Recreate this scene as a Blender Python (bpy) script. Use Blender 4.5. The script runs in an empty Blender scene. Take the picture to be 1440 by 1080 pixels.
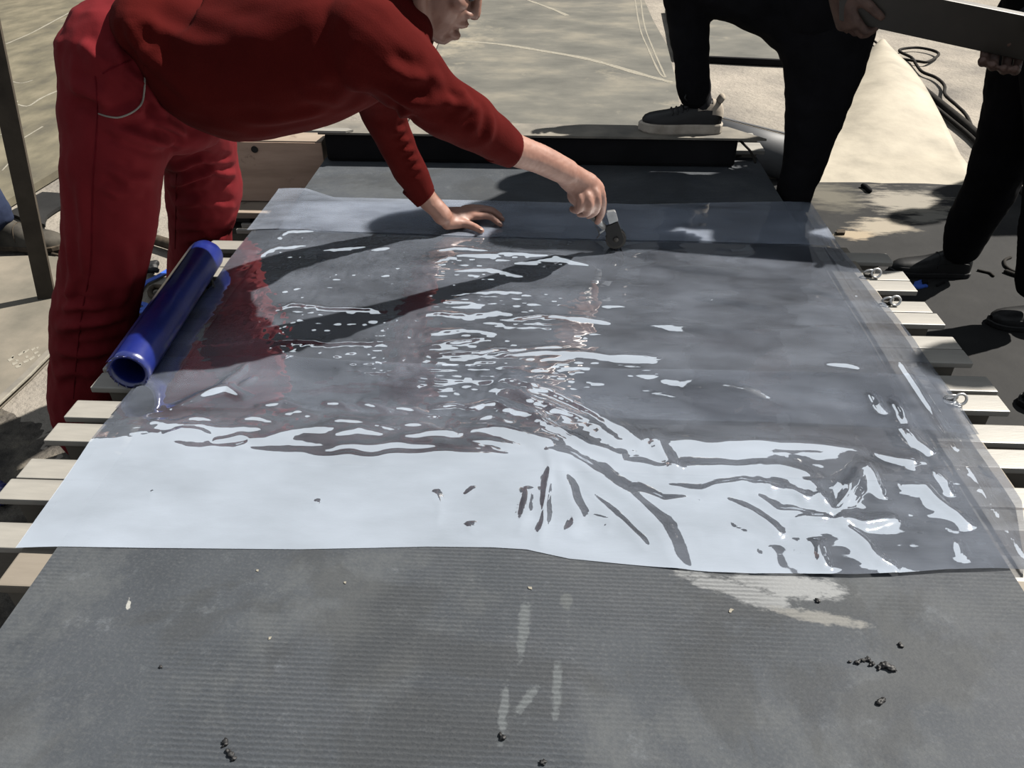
import bpy, bmesh, math, random
import numpy as np
from mathutils import Vector, Matrix, noise
from mathutils.bvhtree import BVHTree

random.seed(7)
rng = np.random.RandomState(7)
SC = bpy.context.scene
COL = SC.collection

# ------------------------------------------------------------------ camera, sky, sun, exposure
CAM_H = 1.37
PITCH = math.radians(35.9)
YAW = math.radians(2.5)
FPX = 1080.0
cam_d = bpy.data.cameras.new('camera')
cam_d.sensor_width = 36.0
cam_d.lens = FPX / 1440.0 * 36.0
cam_d.clip_start = 0.02
cam = bpy.data.objects.new('camera', cam_d)
cam.location = (0, 0, CAM_H)
cam.rotation_euler = (math.pi / 2 - PITCH, 0, YAW)
COL.objects.link(cam)
SC.camera = cam

world = bpy.data.worlds.new('hazy_sky')
SC.world = world
world.use_nodes = True
wb = world.node_tree.nodes['Background']
wb.inputs['Color'].default_value = (0.86, 0.93, 1.0, 1)
wb.inputs['Strength'].default_value = 1.1

sun_d = bpy.data.lights.new('sun', 'SUN')
sun_d.energy = 24.0
sun_d.angle = math.radians(0.8)
sun_d.color = (1.0, 0.945, 0.86)
sun = bpy.data.objects.new('sun', sun_d)
SUN_AZ, SUN_EL = math.radians(67), math.radians(50)
sdir = Vector((math.sin(SUN_AZ) * math.cos(SUN_EL), math.cos(SUN_AZ) * math.cos(SUN_EL), math.sin(SUN_EL)))
sun.rotation_euler = sdir.to_track_quat('Z', 'Y').to_euler()
sun.location = sdir * 20
COL.objects.link(sun)

SC.view_settings.view_transform = 'Standard'
SC.view_settings.look = 'None'
SC.view_settings.exposure = 0.0
SC.view_settings.gamma = 1.0
SC.view_settings.use_curve_mapping = False

# ------------------------------------------------------------------ measuring helpers (survey of the photograph -> metres)
_c, _s = math.cos(YAW), math.sin(YAW)
_rot = np.array([[_c, -_s, 0], [_s, _c, 0], [0, 0, 1]])
VR = _rot @ np.array([1.0, 0, 0])
VF = _rot @ np.array([0, math.cos(PITCH), -math.sin(PITCH)])
VU = _rot @ np.array([0, math.sin(PITCH), math.cos(PITCH)])
EYE = np.array([0, 0, CAM_H])


def _ray(x, y):
    return (x - 720) / FPX * VR - (y - 540) / FPX * VU + VF


def atz(x, y, z):
    d = _ray(x, y)
    return EYE + (z - EYE[2]) / d[2] * d


def aty(x, y, Y):
    d = _ray(x, y)
    return EYE + Y / d[1] * d


def m_per_px(p):
    return float((np.array(p) - EYE) @ VF) / FPX


def surveyed(rows):
    """(x, y, depth, width) rows -> centre points and radii in metres"""
    P, Rr = [], []
    for x, y, Y, w in rows:
        p = aty(x, y, Y)
        P.append(p)
        Rr.append(w * 0.5 * m_per_px(p))
    return P, Rr


# ------------------------------------------------------------------ materials
def new_mat(name):
    m = bpy.data.materials.new(name)
    m.use_nodes = True
    nt = m.node_tree
    b = nt.nodes['Principled BSDF']
    return m, nt, b


def ramp(nt, fac, stops):
    r = nt.nodes.new('ShaderNodeValToRGB')
    e = r.color_ramp.elements
    while len(e) < len(stops):
        e.new(0.5)
    for el, (p, c) in zip(e, stops):
        el.position = p
        el.color = (c[0], c[1], c[2], 1)
    nt.links.new(fac, r.inputs['Fac'])
    return r.outputs['Color']


def tex(nt, scale, detail=6, rough=0.6, stretch=(1, 1, 1), dist=0.0, rot=0.0, offset=(0, 0, 0)):
    tc = nt.nodes.new('ShaderNodeTexCoord')
    mp = nt.nodes.new('ShaderNodeMapping')
    mp.inputs['Scale'].default_value = stretch
    mp.inputs['Rotation'].default_value = (0, 0, rot)
    mp.inputs['Location'].default_value = offset
    nt.links.new(tc.outputs['Object'], mp.inputs['Vector'])
    n = nt.nodes.new('ShaderNodeTexNoise')
    n.inputs['Scale'].default_value = scale
    n.inputs['Detail'].default_value = detail
    n.inputs['Roughness'].default_value = rough
    n.inputs['Distortion'].default_value = dist
    nt.links.new(mp.outputs['Vector'], n.inputs['Vector'])
    return n.outputs['Fac']


def mixc(nt, fac, a, b):
    mx = nt.nodes.new('ShaderNodeMix')
    mx.data_type = 'RGBA'
    if isinstance(fac, float):
        mx.inputs[0].default_value = fac
    else:
        nt.links.new(fac, mx.inputs[0])
    for sock, v in ((mx.inputs[6], a), (mx.inputs[7], b)):
        if isinstance(v, tuple):
            sock.default_value = (v[0], v[1], v[2], 1)
        else:
            nt.links.new(v, sock)
    return mx.outputs[2]


def math_n(nt, op, a, b=None, clamp=False):
    n = nt.nodes.new('ShaderNodeMath')
    n.operation = op
    n.use_clamp = clamp
    for i, v in enumerate((a, b)):
        if v is None:
            continue
        if isinstance(v, (int, float)):
            n.inputs[i].default_value = v
        else:
            nt.links.new(v, n.inputs[i])
    return n.outputs[0]


def bump(nt, b, h, strength, dist):
    bp = nt.nodes.new('ShaderNodeBump')
    bp.inputs['Strength'].default_value = strength
    bp.inputs['Distance'].default_value = dist
    nt.links.new(h, bp.inputs['Height'])
    nt.links.new(bp.outputs['Normal'], b.inputs['Normal'])


def simple(name, stops, scale=8, rough=0.7, bstr=0.3, bdist=0.003, stretch=(1, 1, 1), metal=0.0, spec=0.3, detail=6, bscale=None, dust=None):
    m, nt, b = new_mat(name)
    f = tex(nt, scale, detail, stretch=stretch)
    c = ramp(nt, f, stops)
    if dust:
        dcol, dscale, lo, hi = dust
        df = tex(nt, dscale, 8, 0.7, offset=(3.1, 1.7, 0.4))
        dm = ramp(nt, df, [(lo, (0, 0, 0)), (hi, (1, 1, 1))])
        c = mixc(nt, dm, c, dcol)
    nt.links.new(c, b.inputs['Base Color'])
    b.inputs['Roughness'].default_value = rough
    b.inputs['Metallic'].default_value = metal
    b.inputs['Specular IOR Level'].default_value = spec
    bf = tex(nt, bscale or scale * 6, 6, stretch=stretch)
    bump(nt, b, bf, bstr, bdist)
    return m


def blot(nt, c, rx, ry, rot, scale, lo, hi, stretch=(1, 1, 1)):
    """ragged stain around a point of the surface (object coordinates)"""
    tc = nt.nodes.new('ShaderNodeTexCoord')
    mp = nt.nodes.new('ShaderNodeMapping')
    mp.vector_type = 'TEXTURE'
    mp.inputs['Location'].default_value = (c[0], c[1], 0)
    mp.inputs['Rotation'].default_value = (0, 0, rot)
    mp.inputs['Scale'].default_value = (rx, ry, 1000)
    nt.links.new(tc.outputs['Object'], mp.inputs['Vector'])
    ln = nt.nodes.new('ShaderNodeVectorMath')
    ln.operation = 'LENGTH'
    nt.links.new(mp.outputs['Vector'], ln.inputs[0])
    fall = math_n(nt, 'SUBTRACT', 1.0, ln.outputs['Value'], True)
    nz = tex(nt, scale, 9, 0.7, stretch=stretch)
    v = math_n(nt, 'ADD', math_n(nt, 'MULTIPLY', fall, 0.62), nz)
    mr = nt.nodes.new('ShaderNodeMapRange')
    mr.inputs['From Min'].default_value = lo
    mr.inputs['From Max'].default_value = hi
    nt.links.new(v, mr.inputs['Value'])
    return math_n(nt, 'MULTIPLY', mr.outputs['Result'], math_n(nt, 'MULTIPLY', fall, 4.0, True), True)


M = {}
M['sand'] = simple('sandy_ground', [(0.3, (0.05926, 0.05492, 0.04996)), (0.5, (0.09876, 0.08951, 0.07722)), (0.7, (0.13430, 0.12003, 0.10221))], 1.6, 0.95, 0.7, 0.02, spec=0.05, detail=10, bscale=30)
M['rough_soil'] = simple('trodden_soil', [(0.35, (0.0182, 0.0169, 0.0156)), (0.55, (0.0416, 0.0377, 0.0325)), (0.75, (0.0715, 0.0624, 0.0481))], 14, 0.95, 0.9, 0.012, spec=0.05, detail=10, bscale=60)
M['far_belt'] = simple('dusty_belt', [(0.3, (0.03125, 0.03125, 0.02840)), (0.5, (0.04829, 0.04686, 0.04118)), (0.72, (0.08237, 0.07527, 0.06107))], 2.2, 0.6, 0.3, 0.004, stretch=(0.8, 1.15, 1), spec=0.12, detail=10, dust=((0.10651, 0.09515, 0.07385), 1.3, 0.56, 0.70))
M['left_sheet'] = simple('dusty_sheet', [(0.3, (0.03012, 0.02731, 0.02049)), (0.5, (0.04820, 0.04304, 0.02998)), (0.75, (0.07530, 0.06598, 0.04633))], 3, 0.6, 0.3, 0.003, stretch=(2, 1, 1), spec=0.2, detail=10)
M['pale_mat'] = simple('pale_mat', [(0.3, (0.04320, 0.04032, 0.03312)), (0.5, (0.06048, 0.05472, 0.04464)), (0.7, (0.08352, 0.07344, 0.05904))], 4, 0.8, 0.3, 0.003, spec=0.1, detail=10)
def dark_floor_mat():
    m, nt, b = new_mat('dark_rubber_floor')
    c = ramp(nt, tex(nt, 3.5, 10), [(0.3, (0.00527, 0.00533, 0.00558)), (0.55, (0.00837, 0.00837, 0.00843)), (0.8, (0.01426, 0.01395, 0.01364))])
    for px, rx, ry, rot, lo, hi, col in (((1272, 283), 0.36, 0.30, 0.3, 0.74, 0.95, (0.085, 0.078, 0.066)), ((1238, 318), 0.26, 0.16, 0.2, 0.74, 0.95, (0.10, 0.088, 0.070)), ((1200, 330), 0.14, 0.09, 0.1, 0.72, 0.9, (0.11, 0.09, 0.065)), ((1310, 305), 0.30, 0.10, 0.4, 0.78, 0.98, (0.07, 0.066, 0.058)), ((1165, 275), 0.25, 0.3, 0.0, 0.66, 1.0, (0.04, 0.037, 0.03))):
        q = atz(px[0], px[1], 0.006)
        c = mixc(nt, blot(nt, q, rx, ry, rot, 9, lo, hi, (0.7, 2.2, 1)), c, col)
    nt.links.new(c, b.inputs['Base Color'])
    b.inputs['Roughness'].default_value = 0.75
    b.inputs['Specular IOR Level'].default_value = 0.07
    bump(nt, b, tex(nt, 40, 6), 0.3, 0.003)
    return m


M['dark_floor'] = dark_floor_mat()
M['cream_belt'] = simple('cream_belt', [(0.3, (0.08800, 0.07920, 0.06343)), (0.5, (0.11968, 0.10736, 0.08582)), (0.75, (0.14960, 0.13552, 0.10820))], 4, 0.75, 0.35, 0.004, spec=0.15, detail=9)
M['black_rubber'] = simple('black_rubber', [(0.3, (0.0022, 0.0022, 0.0025)), (0.7, (0.005, 0.005, 0.0055))], 6, 0.85, 0.2, 0.002, spec=0.04)
M['grey_roll'] = simple('grey_roll', [(0.3, (0.016, 0.017, 0.019)), (0.7, (0.028, 0.029, 0.031))], 5, 0.6, 0.2, 0.002, spec=0.2)
M['board'] = simple('dusty_board', [(0.3, (0.04000, 0.03840, 0.03520)), (0.7, (0.08800, 0.08000, 0.06720))], 9, 0.8, 0.3, 0.002, spec=0.1, detail=9)
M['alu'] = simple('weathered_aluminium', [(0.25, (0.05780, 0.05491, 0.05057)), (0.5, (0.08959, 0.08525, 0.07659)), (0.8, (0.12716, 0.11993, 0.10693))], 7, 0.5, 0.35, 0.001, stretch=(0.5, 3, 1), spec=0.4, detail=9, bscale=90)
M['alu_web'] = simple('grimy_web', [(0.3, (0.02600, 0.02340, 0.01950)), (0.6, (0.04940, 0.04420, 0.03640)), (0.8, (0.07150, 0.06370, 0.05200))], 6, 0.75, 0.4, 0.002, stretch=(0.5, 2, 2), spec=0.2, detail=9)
M['beam_pale'] = simple('pale_girder', [(0.3, (0.05500, 0.04750, 0.03875)), (0.55, (0.08000, 0.07000, 0.05750)), (0.8, (0.10625, 0.09500, 0.07750))], 5, 0.75, 0.4, 0.002, stretch=(0.4, 2, 3), spec=0.15, detail=9, dust=((0.02250, 0.01625, 0.01250), 6, 0.62, 0.72))
M['girder'] = simple('warm_girder', [(0.3, (0.075, 0.060, 0.048)), (0.55, (0.105, 0.085, 0.068)), (0.8, (0.13, 0.108, 0.088))], 5, 0.8, 0.4, 0.002, stretch=(0.4, 2, 3), spec=0.08, detail=9, dust=((0.03, 0.02, 0.015), 6, 0.60, 0.72))
M['girder_face'] = simple('lightened_brown_girder_face', [(0.3, (0.13, 0.092, 0.070)), (0.55, (0.20, 0.145, 0.112)), (0.8, (0.25, 0.19, 0.15))], 5, 0.85, 0.4, 0.002, stretch=(0.4, 2, 3), spec=0.05, detail=9, dust=((0.04, 0.028, 0.02), 7, 0.58, 0.70))  # brown face, painted lighter than the girder to make up for its shade
M['steel'] = simple('dull_steel', [(0.3, (0.00660, 0.00550, 0.00450)), (0.6, (0.01100, 0.00900, 0.00720)), (0.8, (0.01760, 0.01450, 0.01125))], 9, 0.5, 0.3, 0.001, metal=0.2, spec=0.3)
M['post'] = simple('brown_steel', [(0.3, (0.016, 0.013, 0.010)), (0.7, (0.034, 0.028, 0.021))], 9, 0.7, 0.3, 0.001, spec=0.1)
M['bright_steel'] = simple('bright_steel', [(0.3, (0.16, 0.16, 0.16)), (0.7, (0.28, 0.28, 0.28))], 30, 0.35, 0.2, 0.0005, metal=0.8)
M['rust'] = simple('rusty_iron', [(0.3, (0.010, 0.008, 0.006)), (0.7, (0.034, 0.026, 0.018))], 40, 0.85, 0.5, 0.001, spec=0.1)
M['chalk'] = simple('chalk_line', [(0.3, (0.07440, 0.06944, 0.05754)), (0.7, (0.11408, 0.10714, 0.09126))], 60, 0.95, 0.2, 0.0005, spec=0.0)
M['white_dust'] = simple('white_dust', [(0.3, (0.05, 0.05, 0.047)), (0.7, (0.09, 0.09, 0.085))], 90, 0.95, 0.5, 0.0005, spec=0.0)
M['blue_film'] = simple('blue_plastic', [(0.3, (0.00112, 0.00224, 0.02244)), (0.6, (0.00224, 0.00524, 0.04675)), (0.8, (0.00748, 0.01309, 0.07106))], 14, 0.28, 0.35, 0.0015, stretch=(1, 0.5, 1), spec=0.45)
M['blue_tape'] = simple('blue_tape', [(0.3, (0.010, 0.03, 0.15)), (0.7, (0.02, 0.055, 0.24))], 20, 0.4, 0.2, 0.001)
M['cable'] = simple('cable_rubber', [(0.3, (0.006, 0.0055, 0.005)), (0.7, (0.012, 0.011, 0.010))], 20, 0.85, 0.1, 0.001, spec=0.04)
M['crumb'] = simple('rubber_crumb', [(0.3, (0.0012, 0.0012, 0.0014)), (0.7, (0.004, 0.004, 0.0045))], 60, 0.6, 0.3, 0.001, spec=0.2)
M['skin'] = simple('skin', [(0.3, (0.08100, 0.03933, 0.02907)), (0.7, (0.10800, 0.05643, 0.04190))], 30, 0.55, 0.25, 0.0006, spec=0.25, bscale=220)
M['skin_dark'] = simple('grimy_skin', [(0.3, (0.020, 0.011, 0.009)), (0.7, (0.046, 0.027, 0.021))], 40, 0.6, 0.3, 0.0008, spec=0.15, bscale=200)
M['nail'] = simple('nail', [(0.3, (0.12, 0.075, 0.06)), (0.7, (0.14, 0.09, 0.075))], 30, 0.35, 0.05, 0.0003)
M['hair'] = simple('black_hair', [(0.3, (0.002, 0.002, 0.002)), (0.7, (0.006, 0.005, 0.005))], 60, 0.5, 0.8, 0.003, stretch=(1, 1, 4), spec=0.2)
M['red_knit'] = simple('red_knit', [(0.3, (0.01894, 0.00133, 0.00121)), (0.7, (0.02548, 0.00206, 0.00170))], 9, 0.95, 0.5, 0.0012, spec=0.03, bscale=330)
M['red_cotton'] = simple('red_cotton', [(0.3, (0.04221, 0.00288, 0.00398)), (0.7, (0.05711, 0.00446, 0.00596))], 6, 0.9, 0.35, 0.0009, spec=0.05, bscale=260)
M['seam'] = simple('dark_seam', [(0.3, (0.03, 0.002, 0.003)), (0.7, (0.045, 0.003, 0.005))], 40, 0.95, 0.1, 0.0005, spec=0.02)
M['piping'] = simple('grey_piping', [(0.3, (0.07, 0.062, 0.055)), (0.7, (0.10, 0.09, 0.08))], 90, 0.9, 0.1, 0.0005, spec=0.02)
M['black_cloth'] = simple('black_cloth', [(0.3, (0.0018, 0.0018, 0.0022)), (0.7, (0.0038, 0.0038, 0.0045))], 8, 0.92, 0.3, 0.001, spec=0.03, bscale=200)
M['blue_cloth'] = simple('navy_cloth', [(0.3, (0.006, 0.008, 0.016)), (0.7, (0.013, 0.017, 0.032))], 8, 0.92, 0.3, 0.001, spec=0.03, bscale=200)
M['grey_cloth'] = simple('grey_cloth', [(0.3, (0.006, 0.006, 0.007)), (0.7, (0.011, 0.011, 0.012))], 8, 0.92, 0.3, 0.001, spec=0.03, bscale=200)
M['leather'] = simple('black_leather', [(0.3, (0.00193, 0.00193, 0.00220)), (0.7, (0.00385, 0.00385, 0.00413))], 30, 0.5, 0.2, 0.0008, spec=0.16)
M['dusty_leather'] = simple('dusty_leather', [(0.3, (0.006, 0.0055, 0.005)), (0.7, (0.03, 0.027, 0.022))], 9, 0.8, 0.3, 0.001, spec=0.1)
M['sneaker_sole'] = simple('worn_white_sole', [(0.3, (0.09900, 0.08640, 0.07200)), (0.7, (0.17100, 0.15480, 0.13320))], 20, 0.8, 0.2, 0.001, spec=0.1)
M['sneaker_heel'] = simple('cream_suede', [(0.3, (0.10800, 0.09360, 0.07920)), (0.7, (0.16200, 0.14400, 0.11880))], 25, 0.9, 0.3, 0.001, spec=0.03)
M['drip'] = simple('dried_drip', [(0.3, (0.030, 0.031, 0.030)), (0.7, (0.044, 0.045, 0.043))], 60, 0.7, 0.3, 0.0005, spec=0.1)
M['facade'] = simple('facade', [(0.3, (0.035, 0.036, 0.038)), (0.7, (0.05, 0.05, 0.052))], 0.6, 0.8, 0.2, 0.01, spec=0.1)
M['facade_dark'] = simple('facade_gate', [(0.3, (0.012, 0.014, 0.018)), (0.7, (0.02, 0.022, 0.026))], 0.8, 0.7, 0.2, 0.01, spec=0.1)
M['glass_dark'] = simple('window_glass', [(0.3, (0.008, 0.01, 0.012)), (0.7, (0.012, 0.014, 0.016))], 1, 0.15, 0.02, 0.001, spec=0.5)


def main_belt_mat():
    m, nt, b = new_mat('ribbed_grey_belt')
    big = tex(nt, 2.2, 8, 0.65)
    c = ramp(nt, big, [(0.32, (0.01526, 0.01734, 0.02045)), (0.5, (0.01970, 0.02222, 0.02589)), (0.66, (0.02462, 0.02687, 0.03055))])
    # olive and pale worn blotches
    w = tex(nt, 4.5, 9, 0.72, offset=(5, 2, 0))
    wm = ramp(nt, w, [(0.50, (0, 0, 0)), (0.60, (0.7, 0.7, 0.7))])
    c = mixc(nt, wm, c, (0.02955, 0.03196, 0.03429))
    w2 = tex(nt, 22, 8, 0.8, offset=(1, 8, 0))
    wm2 = ramp(nt, w2, [(0.58, (0, 0, 0)), (0.74, (0.8, 0.8, 0.8))])
    c = mixc(nt, wm2, c, (0.04530, 0.04984, 0.05564))
    # fine grain, smooth dark rubbed areas and lengthwise scratches
    c = mixc(nt, ramp(nt, tex(nt, 240, 3, 0.6), [(0.5, (0, 0, 0)), (0.8, (0.45, 0.45, 0.45))]), c, (0.038, 0.0395, 0.041))
    c = mixc(nt, ramp(nt, tex(nt, 3.1, 8, 0.62, dist=0.8, offset=(7, 7, 0)), [(0.52, (0, 0, 0)), (0.58, (0.4, 0.4, 0.4))]), c, (0.0145, 0.0152, 0.0158))
    c = mixc(nt, ramp(nt, tex(nt, 6, 5, 0.6, stretch=(40, 1.2, 1), offset=(2, 3, 0)), [(0.70, (0, 0, 0)), (0.76, (0.6, 0.6, 0.6))]), c, (0.042, 0.043, 0.043))
    # chalky dust and dried drips
    for px, rx, ry, rot, lo, hi, col, st in (((1040, 832), 0.125, 0.024, -0.38, 0.62, 0.80, (0.072, 0.075, 0.078), (1, 2, 1)), ((1108, 822), 0.105, 0.032, -0.12, 0.60, 0.78, (0.078, 0.081, 0.084), (1, 2, 1)), ((1150, 868), 0.10, 0.016, -0.18, 0.66, 0.85, (0.06, 0.06, 0.058), (1, 2, 1)),
                                         ((736, 880), 0.014, 0.085, -0.06, 0.76, 0.92, (0.038, 0.042, 0.045), (1, 1, 1)), ((708, 1000), 0.011, 0.075, -0.05, 0.76, 0.92, (0.038, 0.042, 0.045), (1, 1, 1)), ((783, 975), 0.012, 0.095, -0.03, 0.76, 0.92, (0.038, 0.042, 0.045), (1, 1, 1)), ((740, 985), 0.013, 0.045, -0.6, 0.76, 0.92, (0.038, 0.042, 0.045), (1, 1, 1)), ((796, 846), 0.012, 0.022, 0.0, 0.62, 0.82, (0.034, 0.037, 0.039), (1, 1, 1)),
                                         ((181, 850), 0.006, 0.020, 0.35, 0.80, 0.86, (0.11, 0.11, 0.105), (1, 1, 1))):
        q = atz(px[0], px[1], 0.5) - np.array((0, 1, 0.4885))
        c = mixc(nt, blot(nt, q, rx, ry, rot, 60 if rx < 0.09 else 40, lo, hi, st), c, col)
    tc = nt.nodes.new('ShaderNodeTexCoord')
    wv = nt.nodes.new('ShaderNodeTexWave')
    wv.wave_type = 'BANDS'
    wv.bands_direction = 'Y'
    wv.inputs['Scale'].default_value = 44
    wv.inputs['Distortion'].default_value = 1.6
    wv.inputs['Detail'].default_value = 3
    wv.inputs['Detail Scale'].default_value = 3
    nt.links.new(tc.outputs['Object'], wv.inputs['Vector'])
    rm = ramp(nt, tex(nt, 2.0, 4, offset=(0.3, 4.4, 0)), [(0.42, (0.12, 0.12, 0.12)), (0.54, (1, 1, 1))])
    ribs = math_n(nt, 'MULTIPLY', wv.outputs['Fac'], rm)
    dark = math_n(nt, 'MULTIPLY', ribs, 0.42)
    c = mixc(nt, dark, c, (0.00840, 0.00945, 0.01088))
    nt.links.new(c, b.inputs['Base Color'])
    b.inputs['Roughness'].default_value = 0.72
    b.inputs['Specular IOR Level'].default_value = 0.08
    h = math_n(nt, 'ADD', math_n(nt, 'MULTIPLY', ribs, -0.8), tex(nt, 260, 4, stretch=(0.5, 1, 1)))
    bump(nt, b, h, 0.6, 0.0016)
    return m


def splice_mat():
    m, nt, b = new_mat('fresh_rubber_ply')
    big = tex(nt, 3, 8, 0.65)
    c = ramp(nt, big, [(0.3, (0.009, 0.0088, 0.0098)), (0.55, (0.013, 0.0126, 0.0138)), (0.75, (0.019, 0.0186, 0.0196))])
    w = tex(nt, 2.2, 6, 0.6, stretch=(0.6, 2.5, 1), offset=(4, 4, 0))
    wm = ramp(nt, w, [(0.55, (0, 0, 0)), (0.72, (0.6, 0.6, 0.6))])
    c = mixc(nt, wm, c, (0.022, 0.012, 0.017))
    nt.links.new(c, b.inputs['Base Color'])
    b.inputs['Roughness'].default_value = 0.55
    b.inputs['Specular IOR Level'].default_value = 0.25
    tc = nt.nodes.new('ShaderNodeTexCoord')
    ck = nt.nodes.new('ShaderNodeTexBrick')
    ck.inputs['Scale'].default_value = 60
    nt.links.new(tc.outputs['Object'], ck.inputs['Vector'])
    bump(nt, b, math_n(nt, 'ADD', ck.outputs['Fac'], tex(nt, 60, 6)), 0.25, 0.0012)
    return m


def film_mat(name, milky=0.07, refl=0.30):
    m = bpy.data.materials.new(name)
    m.use_nodes = True
    nt = m.node_tree
    nt.nodes.clear()
    out = nt.nodes.new('ShaderNodeOutputMaterial')
    tr = nt.nodes.new('ShaderNodeBsdfTransparent')
    tr.inputs['Color'].default_value = (0.90, 0.91, 0.94, 1)
    df = nt.nodes.new('ShaderNodeBsdfDiffuse')
    df.inputs['Color'].default_value = (0.235, 0.265, 0.325, 1)
    gl = nt.nodes.new('ShaderNodeBsdfGlossy')
    gl.inputs['Color'].default_value = (0.97, 0.985, 1.0, 1)
    gl.inputs['Roughness'].default_value = 0.035
    mx = nt.nodes.new('ShaderNodeMixShader')
    mf = tex(nt, 6, 6, 0.6, stretch=(0.7, 1.6, 1))
    mr = nt.nodes.new('ShaderNodeMapRange')
    mr.inputs['From Min'].default_value = 0.3
    mr.inputs['From Max'].default_value = 0.7
    mr.inputs['To Min'].default_value = milky * 0.45
    mr.inputs['To Max'].default_value = milky * 1.6
    nt.links.new(mf, mr.inputs['Value'])
    nt.links.new(mr.outputs['Result'], mx.inputs['Fac'])
    nt.links.new(tr.outputs[0], mx.inputs[1])
    nt.links.new(df.outputs[0], mx.inputs[2])
    fr = nt.nodes.new('ShaderNodeFresnel')
    fr.inputs['IOR'].default_value = 1.5
    fac = math_n(nt, 'ADD', math_n(nt, 'MULTIPLY', fr.outputs[0], 0.8), refl, True)
    mx2 = nt.nodes.new('ShaderNodeMixShader')
    nt.links.new(fac, mx2.inputs['Fac'])
    nt.links.new(mx.outputs[0], mx2.inputs[1])
    nt.links.new(gl.outputs[0], mx2.inputs[2])
    bp = nt.nodes.new('ShaderNodeBump')
    bp.inputs['Strength'].default_value = 0.12
    bp.inputs['Distance'].default_value = 0.001
    nt.links.new(tex(nt, 45, 3, 0.5, stretch=(0.6, 1.3, 1)), bp.inputs['Height'])
    for n in (gl, fr):
        nt.links.new(bp.outputs['Normal'], n.inputs['Normal'])
    nt.links.new(mx2.outputs[0], out.inputs['Surface'])
    return m


M['belt'] = main_belt_mat()
M['splice'] = splice_mat()
M['film'] = film_mat('clear_film', 0.17, 0.45)
M['film_strip'] = film_mat('clear_film_strip', 0.20, 0.10)

# ------------------------------------------------------------------ object helpers
ORG = {}


def tag(o, label=None, cat=None, group=None, kind=None):
    if label:
        o['label'] = label
    if cat:
        o['category'] = cat
    if group:
        o['group'] = group
    if kind:
        o['kind'] = kind
    return o


def put(name, mesh_verts, faces, m, parent=None, origin=None, smooth=False):
    V = np.array(mesh_verts, dtype=float).reshape(-1, 3)
    if origin is None:
        origin = np.array([(V[:, 0].min() + V[:, 0].max()) / 2, (V[:, 1].min() + V[:, 1].max()) / 2, V[:, 2].min()])
    origin = np.array(origin, dtype=float)
    me = bpy.data.meshes.new(name)
    me.from_pydata((V - origin).tolist(), [], [tuple(int(i) for i in f) for f in faces])
    me.validate()
    if smooth:
        me.polygons.foreach_set('use_smooth', [True] * len(me.polygons))
    if m is not None:
        me.materials.append(M[m] if isinstance(m, str) else m)
    o = bpy.data.objects.new(name, me)
    COL.objects.link(o)
    ORG[o] = origin
    if parent is not None:
        o.parent = parent
        o.location = origin - ORG[parent]
    else:
        o.location = origin
    return o


def empty(name, loc):
    o = bpy.data.objects.new(name, None)
    o.empty_display_size = 0.1
    o.location = loc
    ORG[o] = np.array(loc, dtype=float)
    COL.objects.link(o)
    return o


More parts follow.
